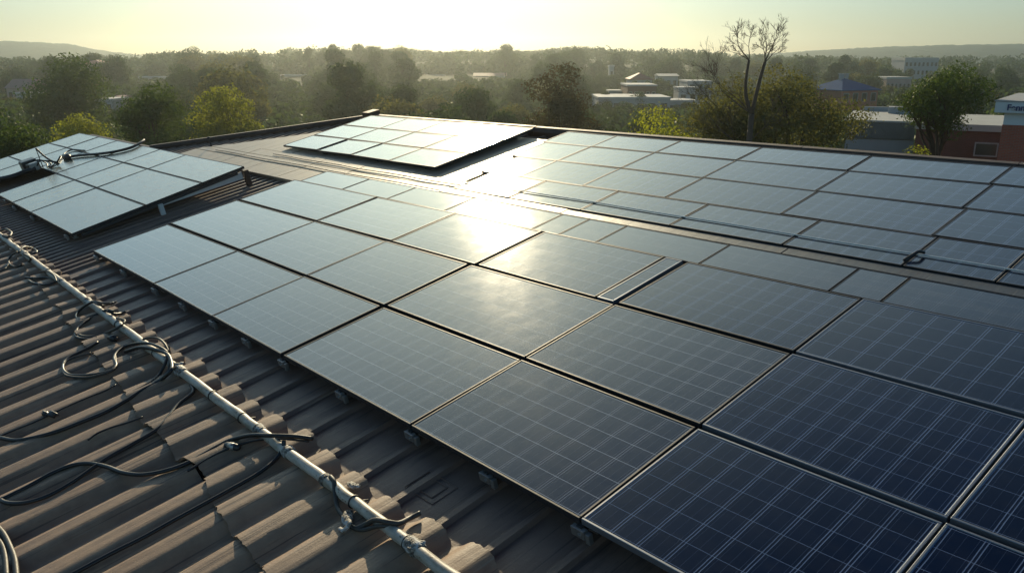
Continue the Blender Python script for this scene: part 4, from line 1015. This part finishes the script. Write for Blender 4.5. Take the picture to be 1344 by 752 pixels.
house_px('terrace_house', 128, 158, 128, 125, 190, 6, 'render_p', 'roof_pink', 'pinkish terrace just behind the blue white cottage', 'gable', 3, 1)
house_px('pale_house', 145, 156, 103, 100, 270, 6, 'render_w', 'roof_grey', 'small white gabled house on the left slope', 'gable', 2, 1)
house_px('apartment_block', 1188, 1232, 80, 76, 340, 12, 'render_w', 'roof_grey', 'long white apartment block high in the distant trees', 'flat', 8, 3)
house_px('long_block', 1164, 1196, 104, 101.5, 245, 9, 'render_p', 'roof_grey', 'long low block right of the blue roofed house', 'flat', 6, 1)
house_px('pale_house', 368, 396, 101, 98.5, 335, 8, 'render_w', 'roof_white', 'white roofs showing in the wood left of the sun', 'flat', 3, 1)
house_px('pale_house', 182, 214, 103, 101, 335, 8, 'render_w', 'roof_white', 'white roofs showing in the wood above the dark tree', 'flat', 3, 1)
house_px('distant_hut', 440, 450, 88, 86, 325, 4, 'render_w', 'roof_white', 'tiny pale hut on the slope under the ragged skyline tree', 'flat', 1, 1)
# near flat roofed building and shop at right, all three facing the roof we stand on
def near_box(name, x0, x1, ytop, Y, dep, label, turn, cat='building'):
    a = px_at(x0, ytop, Y); q = px_at(x1, ytop, Y); th = R(turn); dx, dy = math.cos(th), -math.sin(th)
    k = q.x / q.y; L = (k * a.y - a.x) / (dx - k * dy)
    return empty(name, label, cat, None, Matrix.Translation((a.x, a.y, 0)) @ Matrix.Rotation(-th, 4, 'Z')), L, dep, a.z
t, w_, d, z = near_box('flat_roof_building', 1112, 1203, 157, 60, 11, 'grey clad flat roofed building behind the olive tree', 25)
mb = MB(); mb.box(0, w_, 0, d, 0, z - 1.3); mb.build('wall', M['render_g'], t)
mb = MB(); K = 60
for k in range(K):
    a = w_ * k / K; mb.box(a + .01, a + w_ / K - .01, -.14 - .02 * (k % 2), d + .1, z - 1.25, z - .12)
mb.build('cladding_band', M['clad'], t)
mb = MB(); mb.box(-.2, w_ + .2, -.25, d + .2, z - .117, z); mb.build('roof', M['roof_grey'], t)
mb = MB(); mb.box(.5, w_ - 1.5, d - .5, d - .2, z + .003, z + .35); mb.bbox(w_ - 2.0, w_ - .4, d - 3.0, d - 1.6, z + .003, z + .5, .04); mb.build('roof_kerb', M['render_g'], t)
t, w_, d, z = near_box('brick_hall', 1204, 1322, 161, 54, 10, 'dark brick hall with pale flat roof behind the open tree', 30)
mb = MB(); mb.box(0, w_, 0, d, 0, z - .4); mb.build('wall', M['brick_dark'], t)
mb = MB(); mb.box(-.1, w_ + .1, -.2, d + .2, z - .397, z); mb.build('roof', M['roof_grey'], t)
xw0, xw1 = w_ * .70, w_ * .93; zt_, zb_ = z - 1.15, z - 1.85
f = MB()
for (a, b, c_, e) in ((xw0 - .08, xw0, zb_ - .08, zt_ + .08), (xw1, xw1 + .08, zb_ - .08, zt_ + .08), (xw0, xw1, zt_, zt_ + .08), (xw0, xw1, zb_ - .08, zb_)): f.box(a, b, -.08, .02, c_, e)
fo = f.build('window', M['render_w'], t); g_ = MB(); g_.box(xw0, xw1, -.04, .01, zb_, zt_); g_.build('pane', M['glass'], fo)
t, w_, d, z = near_box('brick_shop', 1318, 1560, 148, 40, 9, 'red brick shop with pale blue sign fascia at the right edge', 36)
zb = px_at(1320, 164, 40).z; zs = px_at(1320, 133.5, 40.0).z
mb = MB(); mb.box(0, w_, 0, d, 0, zb); mb.build('wall', M['brick'], t)
mb = MB(); mb.box(.02, w_ - .02, .02, d - .02, zb + .003, z); mb.build('upper_wall', M['fascia'], t)
mb = MB(); mb.bbox(-.38, w_ + .3, -.35, d + .3, z + .003, zs, .03); fa = mb.build('sign_fascia', M['fascia'], t)
mb = MB(); mb.bbox(-.42, w_ + .35, -.40, d + .35, zs + .002, zs + .06, .015); mb.build('coping', M['render_w'], t)
tc = bpy.data.curves.new('lettering', 'FONT'); tc.body = 'Fenn Lane'; tc.size = .38; tc.extrude = .02; tc.offset = .012
to = bpy.data.objects.new('lettering', tc); C.objects.link(to)
dg = bpy.context.evaluated_depsgraph_get(); dg.update()
me = bpy.data.meshes.new_from_object(to.evaluated_get(dg)); bpy.data.objects.remove(to)
lo = bpy.data.objects.new('lettering', me); C.objects.link(lo); me.materials.append(M['letter']); lo.parent = fa
lo.matrix_local = Matrix.Translation((.12, -.372, z + .13)) @ Matrix.Rotation(R(90), 4, 'X')

# ------------------------------------------------------------------ air
mb = MB(); mb.box(-1430, 1430, -640, 1430, -3, 40)
hz = mb.build('haze', mat('haze_air')[0]); hz['kind'] = 'stuff'
tag(hz, 'golden evening haze over the valley', 'haze')
t_ = hz.data.materials[0].node_tree
pv = t_.nodes.new('ShaderNodeVolumePrincipled'); pv.inputs['Color'].default_value = (.80, .86, .82, 1); pv.inputs['Density'].default_value = .00044; pv.inputs['Anisotropy'].default_value = .88
oo = t_.nodes.new('ShaderNodeOutputMaterial'); t_.links.new(pv.outputs[0], oo.inputs['Volume'])
hz.data.materials[0].cycles.homogeneous_volume = True if hasattr(hz.data.materials[0].cycles, 'homogeneous_volume') else True
